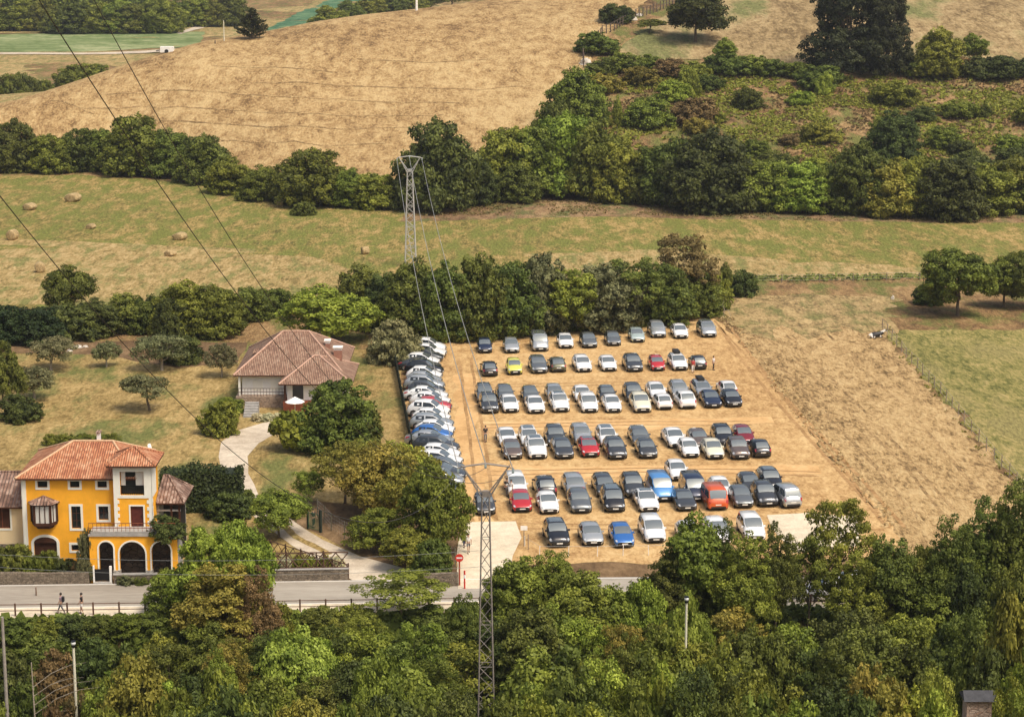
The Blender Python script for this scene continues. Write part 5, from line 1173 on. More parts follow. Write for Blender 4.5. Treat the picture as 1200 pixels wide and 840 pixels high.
row_xy([back_of(px, py)+(c, t, o) for px, py, c, t, o in [(603,540,'white','saloon',{}),(629,539.5,'white','estate',RP),(661,539.5,'dark grey','suv',{}),(693,537.5,'silver','suv',{}),(724,540,'white','estate',RP),(763,539,'grey','estate',{}),
     (806,541,'white','saloon',{'rot':2}),(834,541,'brown','hatch',{}),(863,539,'black','suv',RR),(888,537.5,'dark red','hatch',{})]], 'the back line of the fourth row', g)
row([(570,605.5,'dark grey','hatch'),(612.5,602,'red','hatch'),(645,604,'white','hatch'),(682,603.2,'grey','suv'),(721.5,602,'black','mpv',RP),(762,602,'white','saloon',RP),(806,600.5,'dark grey','saloon'),
     (842,599.5,'orange','van',BK),(873,597,'grey','hatch'),(901.5,595.5,'dark grey','suv',RR),(930,597,'silver','mpv',{'back':True,'rot':6})], 'the front line of the fifth row', g)
row_xy([back_of(px, py)+(c, t, o) for px, py, c, t, o in [(615,602,'white','mpv',{}),(650,603,'black','suv',{'back':True}),(686,603,'silver','suv',{}),(722,602,'dark grey','estate',{}),(756,602,'dark grey','suv',RR),
     (790,607,'light blue','van',{}),(830,607,'navy','van',{}),(861,604,'white','hatch',{}),(897,597,'dark grey','hatch',{}),(922,595,'black','suv',RP)]], 'the back line of the fifth row', g)
x, y = P(797, 565); add_car(x, y, HD, 'white', 'hatch', 'white hatchback standing alone right behind the light blue minivan', g)
row([(656,643,'black','suv',RP),(696,641.5,'silver','hatch'),(732.5,643.5,'blue','hatch'),(769,638,'white','mpv'),(812,641,'white','hatch'),(846,640,'white','suv'),(886,636,'white','mpv')], 'the bottom row by the dirt slope', g)
# side-on column by the fence: noses to the right
cols_ = [('white','suv'),('white','estate'),('dark grey','hatch'),('white','hatch'),('dark grey','saloon'),('black','suv'),('white','hatch'),('silver','hatch'),('silver','suv'),('dark grey','hatch'),('white','saloon'),('white','hatch'),
         ('red','hatch'),('white','suv'),('white','hatch'),('silver','estate'),('white','hatch'),('blue','hatch'),('silver','saloon'),('dark grey','suv'),('white','hatch'),('white','estate'),('grey','hatch'),('dark grey','saloon'),('silver','suv'),('navy','hatch'),('grey','hatch')]
edge = lambda py: float(np.interp(py, [405,415,430,450,470,500,520,540,560,590], [527,524,516,519,524,530,532,538,547,532]))
y0 = P(520, 413)[1]; n = len(cols_)
for i, (c, t) in enumerate(cols_):
    yy = y0-i*(y0-P(520, 588)[1])/(n-1); py = 420-FPX*math.tan(PITCH-math.atan2(CAMH, yy)) if False else None
    d = yy*cp-(-CAMH)*sp; py = 420-FPX*((yy*sp+(-CAMH)*cp)/d); px = edge(py)+random.uniform(-2.5, 2.5)
    xx = (px-600)*d/FPX
    k = ordn(i, n).replace('from the left', 'from the top').replace('leftmost', 'topmost').replace('rightmost', 'lowest')
    add_car(xx, yy, rad(90-9)+rad(random.uniform(-3, 3)), c, t, '%s %s in the side-on column along the dark fence, %s' % (c, TN[t], k), 'cars parked side-on in the left column')
for px, py, c, t, rz, lab in ((935,703,'white','suv',-86,'white SUV on the road seen between tree crowns'),(968,690,'white','hatch',-86,'white hatchback by the road behind the tree with a gappy crown'),
        (1118,700,'silver','hatch',-88,'silver hatchback on the road behind dark trees, right'),(1036,682,'white','hatch',-80,'white hatchback at the road glimpsed above dark trees')):
    x, y = P(px, py); add_car(x, y, rad(rz), c, t, lab, None)
# ------------------------------------------------------------ pylons, wires, fences, people
GALV = wall_mat('galvanised steel', (.42,.41,.38,1), .2, 3, .5); RUST = wall_mat('weathered steel', (.24,.21,.18,1), .25, 3, .6); CER = mat('insulator glass', (.35,.42,.40,1), .2)
def pylon(name, label, x, y, H, wb, wt, armw, m, rz=0, thick=.045):
    z = h(x, y)-.1; r = thing(name, label, 'pylon', (x, y, z), rz); Hh = H-z; zm = Hh-2.3; b = MB()
    W = lambda t: wb+(wt-wb)*t
    cor = lambda t: [(s*W(t)/2, q*W(t)/2, zm*t) for s, q in ((-1,-1),(1,-1),(1,1),(-1,1))]
    for k in range(4): b.bar(cor(0)[k], cor(1)[k], thick*1.25)
    n = max(6, int(zm/1.0))
    for i in range(n):
        A = cor(i/n); B = cor((i+1)/n)
        for k in range(4):
            p, q = (A[k], B[(k+1)%4]) if i % 2 else (A[(k+1)%4], B[k]); b.bar(p, q, thick*.62)
            if i % 3 == 0: b.bar(A[k], A[(k+1)%4], thick*.55)
    b.build('mast', m, r)
    b = MB(); a = armw/2
    for s in (-1, 1):
        for yy in (-.12, .12):
            b.bar((s*wt/2, yy, zm-.2), (s*a*.80, yy*.6, Hh-.25), thick*.9)
            b.bar((s*wt*.3, yy, zm+.1), (s*a*.86, yy*.6, Hh-.12), thick*.7)
        b.bar((s*a*.80, 0, Hh-.25), (s*a, 0, Hh-.36), thick); b.bar((0, .1, Hh), (s*a*.82, .08, Hh-.22), thick); b.bar((0, -.1, Hh), (s*a*.82, -.08, Hh-.22), thick)
        for k in range(5):
            t = k/5; t2 = (k+1)/5; b.bar((s*a*.82*t, .1, Hh-.22*t), (s*a*.82*t2, -.1, Hh-.22*t2), thick*.5)
            t = k/5; t2 = (k+.5)/5; p = Vector((s*wt/2, -.12, zm-.2)); q = Vector((s*a*.8, -.07, Hh-.25)); p2 = Vector((s*wt*.3, .12, zm+.1)); q2 = Vector((s*a*.86, .07, Hh-.12)); b.bar(p.lerp(q, t), p2.lerp(q2, t2), thick*.5)
    b.box(-.22, .22, -.16, .16, zm-.1, zm+.35)
    b.build('crossarm', m, r)
    ends = []
    for s, zz in ((-1, Hh-.40), (0, Hh-.05), (1, Hh-.40)):
        for dy in (-1, 1):
            b = MB(); b.tube([(s*a*.97, 0, zz), (s*a*.97, dy*.55, zz-.12)], .02, 5)
            for k in range(4): b.cyl((s*a*.97, dy*(.16+.11*k), zz-.04-.022*k), (0, dy, -.2), .085, .04, 10)
            b.build('insulator', CER, r)
        c_, s_ = math.cos(rz), math.sin(rz)
        ends.append({dy: (x+c_*s*a*.97-s_*dy*.55, y+s_*s*a*.97+c_*dy*.55, z+zz-.12) for dy in (-1, 1)})
    return ends
np_x, np_z = atY(569, 543, 148)
E1 = pylon('lattice_pylon', 'near steel lattice pylon with V-shaped arms rising from the woodland by the entrance', np_x, 148.0, np_z, 1.35, .5, 3.95, RUST)
fp_x, fp_z = atY(480, 183, 330)
E2 = pylon('lattice_pylon', 'far pale lattice pylon standing in the meadow before the round dark tree', fp_x, 330.0, fp_z, 1.7, .75, 3.9, GALV, thick=.07)
WIREL = mat('bright aluminium wire', (.50,.49,.44,1), .5, .6); WIRED = mat('dark cable', (.06,.055,.05,1), .6)
def cable(a, c, sag, rr, m, label, n=60, cat='power line', name='power_line', grp=None):
    b = MB(); pts = []
    for i in range(n+1):
        t = i/n; pts.append((a[0]+(c[0]-a[0])*t, a[1]+(c[1]-a[1])*t, a[2]+(c[2]-a[2])*t-4*sag*t*(1-t)))
    b.tube(pts, rr, 4, 0, True, True); return tag(b.build(name, m), label, cat, grp)
for i, nm in enumerate(('left', 'middle', 'right')):
    cable(E2[i][-1], E1[i][1], 2.6, .035, WIREL, '%s pale wire strung between the two lattice pylons' % nm, grp='wires between the pylons')
far_end = [((-15.47,18.1,72.66), 10.5, 'lowest dark wire sagging down across the gardens to the near pylon'), ((-12.83,29.4,67.5), 6.72, 'dark wire crossing the left hill, the left of the upper pair'), ((-13.83,66.4,56.3), 6.43, 'dark wire crossing the left hill, the right of the upper pair')]
far_end[1], far_end[2] = far_end[1], far_end[2]
for i, (q, sag, lab) in enumerate(far_end):
    a = {0: E1[0][-1], 1: E1[1][-1], 2: E1[2][-1]}[i]
    cable(a, q, sag, .017, WIRED, lab, n=90, grp='wires over the left slope')
# service cables along the road
for i, (p0, z0, p1, z1) in enumerate((((150,652),5.4,(505,606),9.0), ((150,662),5.0,(505,616),8.4), ((150,676),4.4,(360,648),5.6))):
    pass
for k, zz in enumerate((11.2, 10.0)):
    cable((np_x, 148, zz), (-62, 170, 6.2-.9*k), 1.6, .014, WIREL, 'thin pale service cable running left from the near pylon, %s of two' % ('upper' if k == 0 else 'lower'), grp='service cables')
def pole(name, label, px, py_base, py_top, Y, m, r0=.12, cat='pole', head=None, z0=None):
    x, zt = atY(px, py_top, Y); z = h(x, Y) if z0 is None else z0; r = thing(name, label, cat, (x, Y, z-.05)); H = zt-z
    b = MB(); b.tube([(0,0,-.3),(0,0,H*.5),(0,0,H)], [r0, r0*.85, r0*.7], 10); b.build('pole', m, r)
    if head == 'globe':
        b = MB(); b.cyl((0,0,H+.06), (0,0,1), .14, .12, 12); b.build('collar', DARKM, r); b = MB(); b.ball((0,0,H+.28), .17, 14); b.build('lamp_globe', mat('lamp globe', (.75,.76,.72,1), .25), r)
        b = MB(); b.cyl((0,0,H+.43), (0,0,1), .16, .05, 14); b.build('lamp_cap', DARKM, r)
    return r, (x, Y, zt)
PB = mat('pale painted steel', (.72,.68,.52,1), .5)
pole('street_lamp', 'cream lamp post with globe head among the lower left bushes', 86, 822, 757, 148, PB, .13, 'street lamp', 'globe')
pole('street_lamp', 'cream lamp post with globe head inside the lime green woodland tree', 804.5, 740, 705, 148.5, PB, .12, 'street lamp', 'globe')
up_, upt = pole('utility_pole', 'tall grey utility pole at the far left edge below the footpath', 2.5, 835, 722, 150, wall_mat('grey pole wood', (.34,.30,.25,1), .25, 3), .15)
pole('sign_pole', 'thin brown pole standing at the road left of the two walkers', 42, 716, 687, 171.5, wall_mat('brown pole', (.20,.13,.09,1), .2, 3), .07)
pole('white_post', 'white post on the crest of the dry hill, top centre', 488, 12, -8, PT(488,13)[1], WHW, .35)
pole('wooden_post', 'thin yellowish post left of the spiky conifer on the hill', 262, 48, 24, PT(262,49)[1], PB, .14)
pole('wooden_post', 'short dark post beside the yellowish post on the hill', 252, 52, 47, PT(252,52)[1], BARK, .16)
x, y, z = PT(196, 62); b = MB(); b.box(-1.5,1.5,-.8,.8,0,1.3); o = b.build('trailer_body', WHW, thing('farm_trailer', 'tiny white farm trailer at the edge of the far tan field', 'trailer', (x, y, z+.1))); 
b = MB(); b.tube([(-1.5,0,.5),(-2.6,0,.3)], .12, 6); b.cyl((0,-1.1,.3),(0,1,0),.45,.2,12); b.cyl((0,1.1,.3),(0,1,0),.45,.2,12); b.build('chassis', TRIM, o.parent)
# bare dry branches beside the left lamp post
x, zt = atY(37, 776, 147.5); r = thing('dead_shrub', 'dry bare arching branches beside the lower left lamp post', 'shrub', (x, 147.5, h(x,147.5))); hh = zt-h(x,147.5); b = MB(); rr = random.Random(3)
b.tube([(0,0,-.2),(.05,0,hh*.5),(-.02,0,hh)], [.09,.07,.04], 6)
for k in range(9):
    z0 = hh*(.25+.07*k); L = rr.uniform(2.0, 4.8); y_ = rr.uniform(-.8,.8)
    b.tube([(0,0,z0),(L*.35,y_*.4,z0+L*.26),(L*.7,y_*.8,z0+L*.40),(L,y_,z0+L*.44)], [.035,.028,.02,.008], 5)
    b.tube([(L*.4,y_*.45,z0+L*.28),(L*.62,y_*.5+.3,z0+L*.30+.3)], [.018,.006], 4)
b.build('branches', BARKG, r)
# guard rail on the footpath, one fence of posts and rails
fr = thing('guard_rail', 'rusty brown post and rail barrier along the river side of the footpath', 'railing', (0,0,0)); PST = wall_mat('rusty brown steel', (.13,.07,.045,1), .3, 4)
xs_ = [x for x in np.arange(-60, 62, 2.05)]; yv = lambda x: yu(x)-8.45
for k, x in enumerate(xs_):
    b = MB(); b.box(x-.06, x+.06, yv(x)-.06, yv(x)+.06, .16, 1.22); b.build('post', PST, fr)
b = MB()
for z_ in (.62, 1.12):
    for k in range(len(xs_)-1): b.bar((xs_[k], yv(xs_[k]), z_), (xs_[k+1], yv(xs_[k+1]), z_), .035)
b.build('rail', PST, fr)
def wire_fence(label, pts, hp, step, m, rail=True, pr=.05, name='wire_fence', top=None, wr=.012, nw=3, mesh_w=False):
    r = thing(name, label, 'fence', (*pts[0][:2], h(*pts[0][:2]))); o0 = Vector(r.location); P2 = []
    for a, c in zip(pts, pts[1:]):
        L = math.dist(a, c); n = max(1, round(L/step))
        for k in range(n): t = k/n; P2.append((a[0]+(c[0]-a[0])*t, a[1]+(c[1]-a[1])*t))
    P2.append(pts[-1]); rr = random.Random(9); L3 = []
    for x, y in P2:
        z = h(x, y); tx, ty = rr.uniform(-.05,.05)*hp, rr.uniform(-.05,.05)*hp; b = MB(); A = Vector((x,y,z-.3))-o0; B = Vector((x+tx,y+ty,z+hp*rr.uniform(.92,1.06)))-o0; b.tube([A, B], pr, 6); b.build('post', m, r); L3.append((Vector((x,y,z))-o0, B))
    b = MB()
    for (a, at), (c, ct) in zip(L3, L3[1:]):
        for k in range(nw): t = (k+1)/nw*.95; b.bar(a.lerp(at, t), c.lerp(ct, t), wr)
        if mesh_w:
            n = 8
            for q in range(n): b.bar(a.lerp(c, q/n), at.lerp(ct, q/n), wr*.7)
    b.build('wire' if wr < .03 else 'rail', m if wr > .03 else GALV, r); return r
WP = wall_mat('grey weathered post', (.28,.22,.17,1), .3, 3)
wire_fence('curved line of rough wooden posts climbing the right side of the dry hill', [PT(*q)[:2] for q in [(684,80),(683,66),(694,54),(706,42),(720,36),(745,22),(770,14),(792,4)]], 2.3, 2.0, wall_mat('dark weathered post', (.13,.10,.08,1), .3, 3), pr=.15, name='wooden_fence', wr=.05, nw=2)
wire_fence('thin wire fence on leaning posts between the stubble and the green pasture', pp([(1034,386),(1062,420),(1095,455),(1130,497),(1165,540),(1200,580),(1230,618)]), 1.5, 3.6, WP, pr=.05)
wire_fence('post and wire fence along the lower edge of the long meadow on the right', pp([(872,331),(960,331),(1078,328)]), 1.2, 5.5, WP, pr=.06)
wire_fence('green wire fence around the soil plot left of the entrance road', pp([(372,604),(388,622),(420,640),(470,655),(534,664)]), 1.7, 2.2, wall_mat('brown green post', (.14,.13,.09,1), .2, 3), pr=.05, mesh_w=True, nw=5, wr=.006)
wire_fence('low pale chain on thin posts along the front of the bottom car row', pp([(615,640),(632,652),(700,652),(790,650)]), 1.0, 2.2, WHW, pr=.035, nw=1, wr=.014)
# dark solid fence left of the side-on cars
a, c = P(459, 408), P(484, 536); r = thing('panel_fence', 'dark green slatted fence along the left side of the car park', 'fence', (0,0,0)); b = MB(); n = 34; DG = wall_mat('dark green fence', (.03,.04,.03,1), .3, 2)
for k in range(n):
    p = Vector(a).lerp(Vector(c), k/n); q = Vector(a).lerp(Vector(c), (k+.96)/n); d = (q-p).normalized()*.02; nn = Vector((-d.y, d.x))
    b.add([(p.x+nn.x,p.y+nn.y,.05),(q.x+nn.x,q.y+nn.y,.05),(q.x-nn.x,q.y-nn.y,.05),(p.x-nn.x,p.y-nn.y,.05),(p.x+nn.x,p.y+nn.y,1.5),(q.x+nn.x,q.y+nn.y,1.5),(q.x-nn.x,q.y-nn.y,1.5),(p.x-nn.x,p.y-nn.y,1.5)], [(3,2,1,0),(4,5,6,7),(0,1,5,4),(1,2,6,5),(2,3,7,6),(3,0,4,7)])
b.build('slat_panel', DG, r)
for k in range(0, n+1, 2):
    p = Vector(a).lerp(Vector(c), k/n); b = MB(); b.box(p.x-.06, p.x+.06, p.y-.06, p.y+.06, 0, 1.62); b.build('post', DG, r)
# stone wall with the lattice fence and its planting
wa_, wb_ = (rx(250,175.6), yu(-32)+.4), (rx(408,175.6), yu(-20)+.5)
lowwall('bed_wall', wa_, wb_, .45, .95, STONE, 'long stone wall carrying the brown lattice fence beside the drive')
lt = thing('lattice_fence', 'brown criss-cross lattice fence on top of the long stone wall', 'fence', (wa_[0], wa_[1], .95)); b = MB(); LW = wall_mat('brown fence wood', (.10,.055,.035,1), .3, 4)
d = Vector(wb_)-Vector(wa_); n = int(d.length/1.0); ft = lambda t, z: (d.x*t, d.y*t+.1, z+.1)
i0 = int(n*.35)
for k in range(i0, n):
    t0, t1 = k/n, (k+1)/n; b.bar(ft(t0,.0), ft(t1,1.3), .05); b.bar(ft(t1,.0), ft(t0,1.3), .05)
b.build('lattice', LW, lt); b = MB(); b.bar(ft(i0/n,1.34), ft(1,1.34), .06); b.bar(ft(i0/n,.03), ft(1,.03), .05); b.build('rail', LW, lt)
for k in range(i0, n+1, 3): b = MB(); b.bar(ft(k/n,-.05), ft(k/n,1.5), .07); b.build('post', LW, lt)
lt2 = thing('lattice_fence', 'shorter brown lattice fence running back along the garden drive', 'fence', (wb_[0], wb_[1]+.2, 0)); b = MB(); e2 = Vector(P(308, 648))-Vector(wb_); n = int(e2.length/.95); ft = lambda t, z: (e2.x*t, e2.y*t, z)
for k in range(n): b.bar(ft(k/n,.1), ft((k+1)/n,1.2), .04); b.bar(ft((k+1)/n,.1), ft(k/n,1.2), .04)
b.build('lattice', LW, lt2); b = MB(); b.bar(ft(0,1.25), ft(1,1.25), .05); b.bar(ft(0,.1), ft(1,.1), .05); b.build('rail', LW, lt2)
for k in range(0, n+1, 2): b = MB(); b.bar(ft(k/n,0), ft(k/n,1.4), .06); b.build('post', LW, lt2)
lowwall('stone_wall', P(496, 687), P(537, 686), .45, 1.1, STONE, 'short stone wall under the dark bush beside the no entry sign', cap=False)
# green garden gate
x, y = P(361, 620); gt = thing('garden_gate', 'green metal garden gate half open beside the pale drive', 'gate', (x, y, 0), rad(-40)); GG = mat('green gate paint', (.05,.16,.07,1), .5)
b = MB(); b.box(-.1,.02,-.06,.06,0,2.0); b.build('gate_post', DG, gt); b = MB(); b.box(1.5,1.72,-.1,.1,0,2.1); b.build('gate_post', DG, gt); b = MB(); frame_rect(b, .1, 1.4, .2, 1.6, .05, -.02, .02)
for k in range(12): b.box(.1+k*.115, .125+k*.115, -.012, .012, .2, 1.6)
b.build('gate_leaf', GG, gt)
# no entry sign, two faces: red disc with white bar on red post
x, y = P(538.5, 686); sg = thing('no_entry_sign', 'round red no entry sign with white bar at the car park entrance', 'traffic sign', (x, y, 0))
RD = mat('sign red', (.62,.035,.02,1), .4); WS = mat('sign white', (.8,.8,.8,1), .4)
b = MB(); b.tube([(0,0,0),(0,0,2.5)], .075, 8); b.build('post', wall_mat('red brown post', (.36,.09,.05,1), .15, 3), sg)
b = MB(); b.cyl((0,-.11,2.45), (0,1,0), .34, .03, 24); pl_ = b.build('plate', RD, sg); b = MB(); b.box(-.24,.24,-.135,-.127,2.39,2.51); b.build('white_bar', WS, pl_)
x, y = P(541, 690); b = MB(); b.tube([(0,0,0),(0,0,1.6)], .07, 8); q = thing('marker_post', 'stubby red and white marker post right of the no entry sign', 'post', (x+.25, y, 0)); b.build('post', RD, q); b = MB(); b.cyl((0,0,1.1),(0,0,1),.078,.3,10); b.build('white_band', WS, q)
for px, py in ((614,640),(619,644)):
    x, y = P(px, py); q = thing('information_board' if px == 614 else 'entrance_post', 'small pale notice board on a post at the right side of the entrance' if px == 614 else 'thin bare post right of the entrance notice board', 'sign' if px == 614 else 'post', (x, y, 0)); b = MB(); b.tube([(0,0,0),(0,0,1.9 if px == 614 else 1.4)], .045, 6); b.build('post', WP, q)
    if px == 614: b = MB(); b.box(-.3,.3,-.08,-.05,1.5,1.9); b.build('board', WHW, q)
# hay bales
HAY = ground_mat('rolled hay', [(.38,(.24,.17,.08,1)),(.5,(.44,.32,.16,1)),(.62,(.60,.46,.25,1))], .4, 2, 8, bump=1, dist=.1)
bl = [(47,319,15,0.3,'round hay bale on the straw meadow above the far left tree'),(328,242,10,.2,'small round hay bale beside the lone bush under the hedgerow'),(211,281,15,1.2,'collapsed hay bale in the middle of the left meadow'),(200,300,12,1.0,'broken hay bale just below the collapsed one'),
      (86,236,17,1.3,'greyish spread out hay bale high on the left meadow'),(35,246,14,1.2,'flattened hay bale near the left edge of the meadow'),(15,281,15,1.3,'dark weathered hay bale at the left edge of the meadow'),(428,298,11,.4,'pale round bale left of the far pylon foot'),(107,268,10,1.2,'low heap of hay in the left meadow below the greyish bale')]
for px, py, wpx, yaw, lab in bl:
    x, y = P(px, py); s_ = pxm(x, y); R_ = wpx/s_/2*.82; b = MB(); n = 20; rr = random.Random(px); flat = .7 if ('collapsed' in lab or 'spread' in lab or 'flattened' in lab or 'heap' in lab or 'broken' in lab) else 1
    pr = [(-.62,.0),(-.62,.55),(-.60,.9),(-.5,1.0),(0,1.02),(.5,1.0),(.60,.9),(.62,.55),(.62,.0)]; vs_ = []
    for a_, q in pr:
        for k in range(n): t = 2*math.pi*k/n; j = 1+rr.uniform(-.05,.05)*(2 if flat < 1 else 1); vs_.append((a_*R_*1.5*(1 if flat == 1 else 1.2), q*R_*math.cos(t)*j*(1 if flat == 1 else 1.15), R_*flat*.95+q*R_*math.sin(t)*j*flat))
    b.add(vs_, [(i*n+k, i*n+(k+1)%n, (i+1)*n+(k+1)%n, (i+1)*n+k) for i in range(len(pr)-1) for k in range(n)], 0, True)
    o = b.build('hay_bale', HAY); o.location = (x, y, 0); o.rotation_euler = (0,0,yaw+ (math.pi/2 if 'round' in lab and px < 100 else 0)); tag(o, lab, 'hay bale', 'hay bales on the meadow')
# garden ornaments and rocks
ROCK = wall_mat('pale limestone', (.55,.50,.42,1), .25, 2, bump=.8)
def rock(px, py, wpx, label, name='rock', m=None, sc=(1,.7,.7), cat='rock'):
    x, y, z = PT(px, py); r = wpx/pxm(x, y, z)/2; bm = bmesh.new(); bmesh.ops.create_icosphere(bm, subdivisions=3, radius=1)
    for v in bm.verts: k = 1+.45*noise.noise(v.co*1.6+Vector((px,0,0)))+.15*noise.noise(v.co*4); v.co = Vector((v.co.x*sc[0]*k*r, v.co.y*sc[1]*k*r, max(-.2, v.co.z)*sc[2]*k*r))
    me = bpy.data.meshes.new(name); bm.to_mesh(me); bm.free(); me.materials.append(m or ROCK); o = bpy.data.objects.new(name, me); COL.objects.link(o); o.location = (x, y, z); tag(o, label, cat); return o
rock(686,76,14,'pale rock at the bottom end of the curved post fence', sc=(1,.7,1)); rock(691,80,9,'smaller pale rock just right of the one at the fence end'); rock(741,24,12,'pale rock pile beside the upper post fence'); rock(749,19,9,'second pale rock by the upper post fence')
rock(1046,296 if False else 351,7,'white stone standing in the brown bank above the stubble', sc=(.6,.6,1.2)); rock(175,527,8,'rounded white garden ornament behind the tower of the yellow house', sc=(.8,.8,1.6), cat='ornament', name='garden_ornament', m=WHW)
for i, (px, py, w_) in enumerate(((91,408,10),(100,407,7),(82,412,8))): rock(px, py, w_, ['flat pale stone under the hedge behind the left olives, middle one','smallest pale stone under the hedge, rightmost of three','pale stone under the hedge, nearest to the left olives'][i])
rock(15,452,12,'white sheet-like rubble under the dark tree at the left edge', sc=(1,.7,.5)); rock(8,446,8,'smaller white rubble above the pile at the left edge')
x, y = P(845, 366); b = MB(); b.tube([(0,0,0),(.15,0,.9),(-.1,.1,1.7),(.2,0,2.6)], [.09,.07,.05,.02], 6); b.tube([(.1,0,.8),(.6,-.6,1.0),(.9,-1.6,.3)], [.05,.04,.02], 5); q = thing('dead_sapling', 'bare pale sapling at the top right corner of the car park', 'sapling', (x, y-3, 0)); b.build('stem', BARKG, q)
# ------------------------------------------------------------ people
SKIN = mat('skin', (.48,.29,.20,1), .6); HAIR = mat('dark hair', (.03,.02,.015,1), .7)
def skin_mesh(name, verts, edges, radii, m, sub=1):
    me = bpy.data.meshes.new(name); me.from_pydata(verts, edges, []); o = bpy.data.objects.new(name, me); COL.objects.link(o)
    md = o.modifiers.new('s', 'SKIN'); md.use_smooth_shade = True
    for i, r in enumerate(radii):
        sv = me.skin_vertices[0].data[i]; sv.radius = (r, r) if not isinstance(r, tuple) else r; sv.use_root = (i == 0)
    sb = o.modifiers.new('u', 'SUBSURF'); sb.levels = sub; sb.render_levels = sub
    dg = bpy.context.evaluated_depsgraph_get(); ev = o.evaluated_get(dg); me2 = bpy.data.meshes.new_from_object(ev, depsgraph=dg); me2.name = name
    for mod in list(o.modifiers): o.modifiers.remove(mod)
    o.data = me2; me2.materials.clear(); me2.materials.append(m)
    for p in me2.polygons: p.use_smooth = True
    return o
def person(px, py, label, top, low, rz=0, stride=.25, hgt=1.72, z=None, long=True, arm=.15, hat=None, bag=None, grp=None):
    x, y, zz = PT(px, py); zz = z if z is not None else zz+.04
    r = thing('person', label, 'person', (x, y, zz), rz, grp); s = hgt/1.72; f = stride
    V = [(0,0,.93),(0,0,1.10),(0,0,1.30),(0,0,1.43),(0,-.01,1.52),(0,-.015,1.62),(0,-.01,1.70)]
    E_ = [(0,1),(1,2),(2,3),(3,4),(4,5),(5,6)]; R_ = [(.15,.11),(.135,.10),(.165,.115),(.09,.075),.052,.095,.07]
    for sx in (-1, 1):
        b0 = len(V); V += [(sx*.10,0,.86),(sx*.10,sx*f*.45-.03,.48),(sx*.10,sx*f*.95+.02,.09),(sx*.10,sx*f*.95-.12,.04)]; E_ += [(0,b0),(b0,b0+1),(b0+1,b0+2),(b0+2,b0+3)]; R_ += [.088,.056,.038,.036]
        b0 = len(V); V += [(sx*.19,0,1.40),(sx*.24,-sx*arm*.4,1.12),(sx*.23,-sx*arm-.06,.88),(sx*.23,-sx*arm-.09,.80)]; E_ += [(2,b0),(b0,b0+1),(b0+1,b0+2),(b0+2,b0+3)]; R_ += [.058,.042,.034,.038]
    V = [tuple(c*s for c in v) for v in V]; R_ = [tuple(c*s for c in q) if isinstance(q, tuple) else q*s for q in R_]
    o = skin_mesh('body', V, E_, R_, SKIN); o.parent = r
    T = [V[0],V[1],V[2],(0,0,1.40*s)]; TE = [(0,1),(1,2),(2,3)]; TR = [(.165*s,.125*s),(.15*s,.115*s),(.18*s,.13*s),(.10*s,.085*s)]
    for sx, b0 in ((-1, 11), (1, 19)): k = len(T); T += [V[b0], tuple((Vector(V[b0])*.35+Vector(V[b0+1])*.65))]; TE += [(2,k),(k,k+1)]; TR += [.07*s,.06*s]
    q = skin_mesh('shirt', T, TE, TR, top); q.parent = r
    T = [(0,0,.97*s),(0,0,.88*s)]; TE = [(0,1)]; TR = [(.158*s,.122*s),(.15*s,.12*s)]
    for b0 in (7, 15):
        k = len(T); e = Vector(V[b0+2])+Vector((0,0,.06)) if long else Vector(V[b0])*.25+Vector(V[b0+1])*.75; T += [V[b0], V[b0+1] if long else tuple(Vector(V[b0])*.5+Vector(V[b0+1])*.5), tuple(e)]; TE += [(1,k),(k,k+1),(k+1,k+2)]; TR += [.10*s,.07*s if long else .09*s,.055*s if long else .085*s]
    q = skin_mesh('trousers' if long else 'shorts', T, TE, TR, low); q.parent = r
    b = MB(); b.ball((0,.018*s,1.665*s), .105*s, 12, 0, (1,1.05,1)); b.build('hat' if hat else 'hair', hat or HAIR, r)
    for sx in (-1, 1):
        b = MB(); fy = sx*f*.95*s; b.box(sx*.10*s-.045, sx*.10*s+.045, fy-.17, fy+.07, 0, .08); b.build('shoe', TRIM, r)
    if bag: b = MB(); b.box(-.15, .15, .12, .28, 1.02*s, 1.42*s); b.build('backpack', bag, r)
    return r
c_ = lambda n, *v: mat('cloth '+n, (*v, 1), .9)
W_, BKc, GR, RDc, BLc, NV = c_('white',.75,.73,.70), c_('black',.02,.02,.022), c_('grey',.16,.16,.17), c_('red',.45,.05,.05), c_('blue',.08,.16,.35), c_('navy',.02,.03,.08)
yf_ = .2
person(72,721,'person with dark backpack walking left along the footpath by the guard rail',c_('mauve',.25,.18,.22),GR,rz=rad(-90),stride=.32,bag=BKc,z=.16)
person(96,721,'person in black top and white shorts walking on the footpath behind the other walker',BKc,W_,rz=rad(-90),stride=.12,long=False,z=.16)
person(569,518,'person in dark clothes standing alone on the tan ground left of the fourth row',BKc,GR,rz=rad(20),stride=.08)
person(836,434,'person in white shirt and black trousers at the right end of the second row',W_,BKc,rz=rad(60),stride=.1)
person(594,581,'person in black top beside the white people carrier, left one of two',BKc,GR,rz=rad(30),stride=.15)
person(599,583,'person in white shirt beside the white people carrier, right one of two',W_,BKc,rz=rad(-30),stride=.15)
person(549,648,'person in pale shirt walking down the concrete entrance',W_,GR,rz=rad(10),stride=.3,long=False)
person(544,641,'person in black shirt walking on the concrete entrance behind the other',BKc,NV,rz=rad(20),stride=.25)
person(812,437,'person in red shirt standing between the white estate and the black city car',RDc,W_,rz=rad(0),stride=.1)
person(367.5,618,'person in dark clothes standing at the green garden gate',BKc,BKc,rz=rad(50),stride=.06)
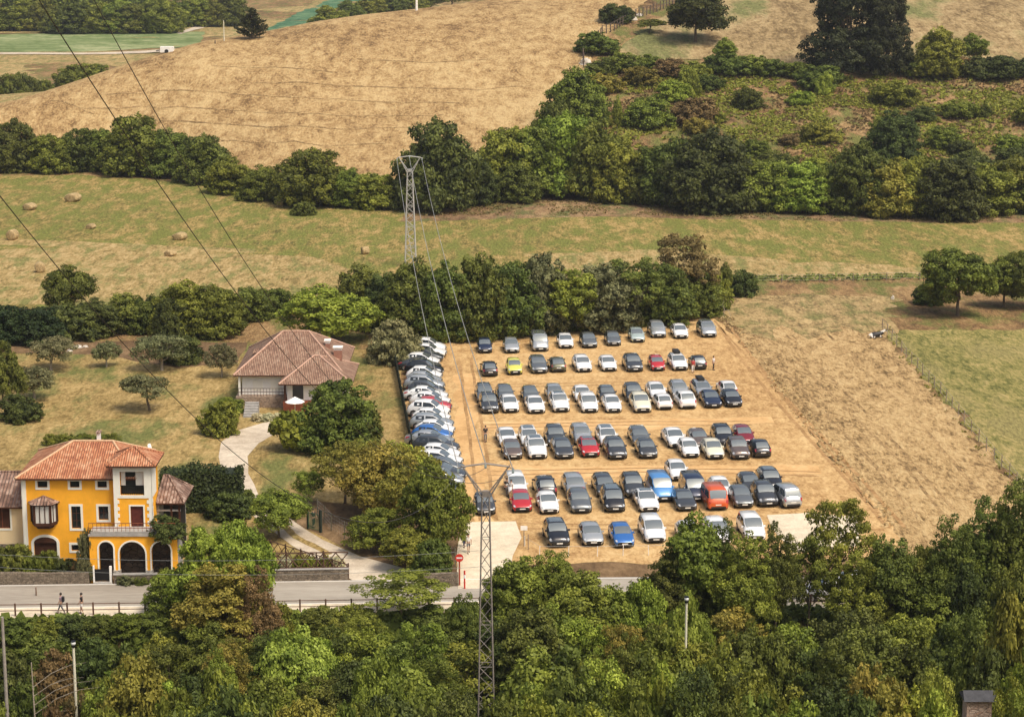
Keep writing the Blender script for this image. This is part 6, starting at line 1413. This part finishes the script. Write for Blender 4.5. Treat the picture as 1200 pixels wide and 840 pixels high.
# lying black and white cow
x, y = P(1027, 396); r = thing('resting_cow', 'black and white cow lying in the grass at the top of the stubble field', 'cow', (x, y, .04), rad(100))
m = bpy.data.materials.new('cow hide'); m.use_nodes = True; nt = m.node_tree; n_ = nt.nodes.new('ShaderNodeTexNoise'); n_.inputs['Scale'].default_value = 1.9; n_.inputs['Detail'].default_value = 1; tc = nt.nodes.new('ShaderNodeTexCoord'); nt.links.new(tc.outputs['Object'], n_.inputs['Vector'])
cr = nt.nodes.new('ShaderNodeValToRGB'); cr.color_ramp.interpolation = 'CONSTANT'; cr.color_ramp.elements[0].color = (.015,.013,.012,1); cr.color_ramp.elements[1].position = .5; cr.color_ramp.elements[1].color = (.75,.70,.62,1); nt.links.new(n_.outputs[0], cr.inputs[0]); nt.links.new(cr.outputs[0], nt.nodes['Principled BSDF'].inputs['Base Color'])
V = [(0,.75,.42),(0,.25,.46),(0,-.35,.50),(0,-.75,.62),(0,-1.0,.88),(0,-1.18,.90),(0,-1.42,.78), (.32,.60,.16),(.42,.20,.10),(-.30,.62,.16),(-.40,.30,.10), (.26,-.45,.14),(.30,-.80,.09),(-.26,-.45,.14),(-.26,-.75,.10), (0,1.05,.40),(.1,1.2,.12), (.14,-1.08,1.02),(-.14,-1.08,1.02)]
E_ = [(0,1),(1,2),(2,3),(3,4),(4,5),(5,6),(0,7),(7,8),(0,9),(9,10),(2,11),(11,12),(2,13),(13,14),(0,15),(15,16),(5,17),(5,18)]
q = skin_mesh('body', V, E_, [.34,.38,.34,.22,.15,.13,.085,.14,.07,.14,.07,.11,.06,.11,.06,.05,.03,.04,.04], m, 2); q.parent = r
# ------------------------------------------------------------ summer haze: one closed box of pale air
b = MB(); b.box(-2700, 2700, -450, 4300, -30, 420)
hz = b.build('haze', []) if False else None
me = bpy.data.meshes.new('haze'); me.from_pydata(b.v, [], b.f); hm = bpy.data.materials.new('haze air'); hm.use_nodes = True; nt = hm.node_tree
nt.nodes.remove(nt.nodes['Principled BSDF']); pv = nt.nodes.new('ShaderNodeVolumePrincipled'); pv.inputs['Color'].default_value = (.82,.86,.90,1); pv.inputs['Density'].default_value = .00010
pv.inputs['Anisotropy'].default_value = .2
nt.links.new(pv.outputs[0], nt.nodes['Material Output'].inputs['Volume']); me.materials.append(hm)
hz = bpy.data.objects.new('haze', me); COL.objects.link(hz); tag(hz, kind='stuff')
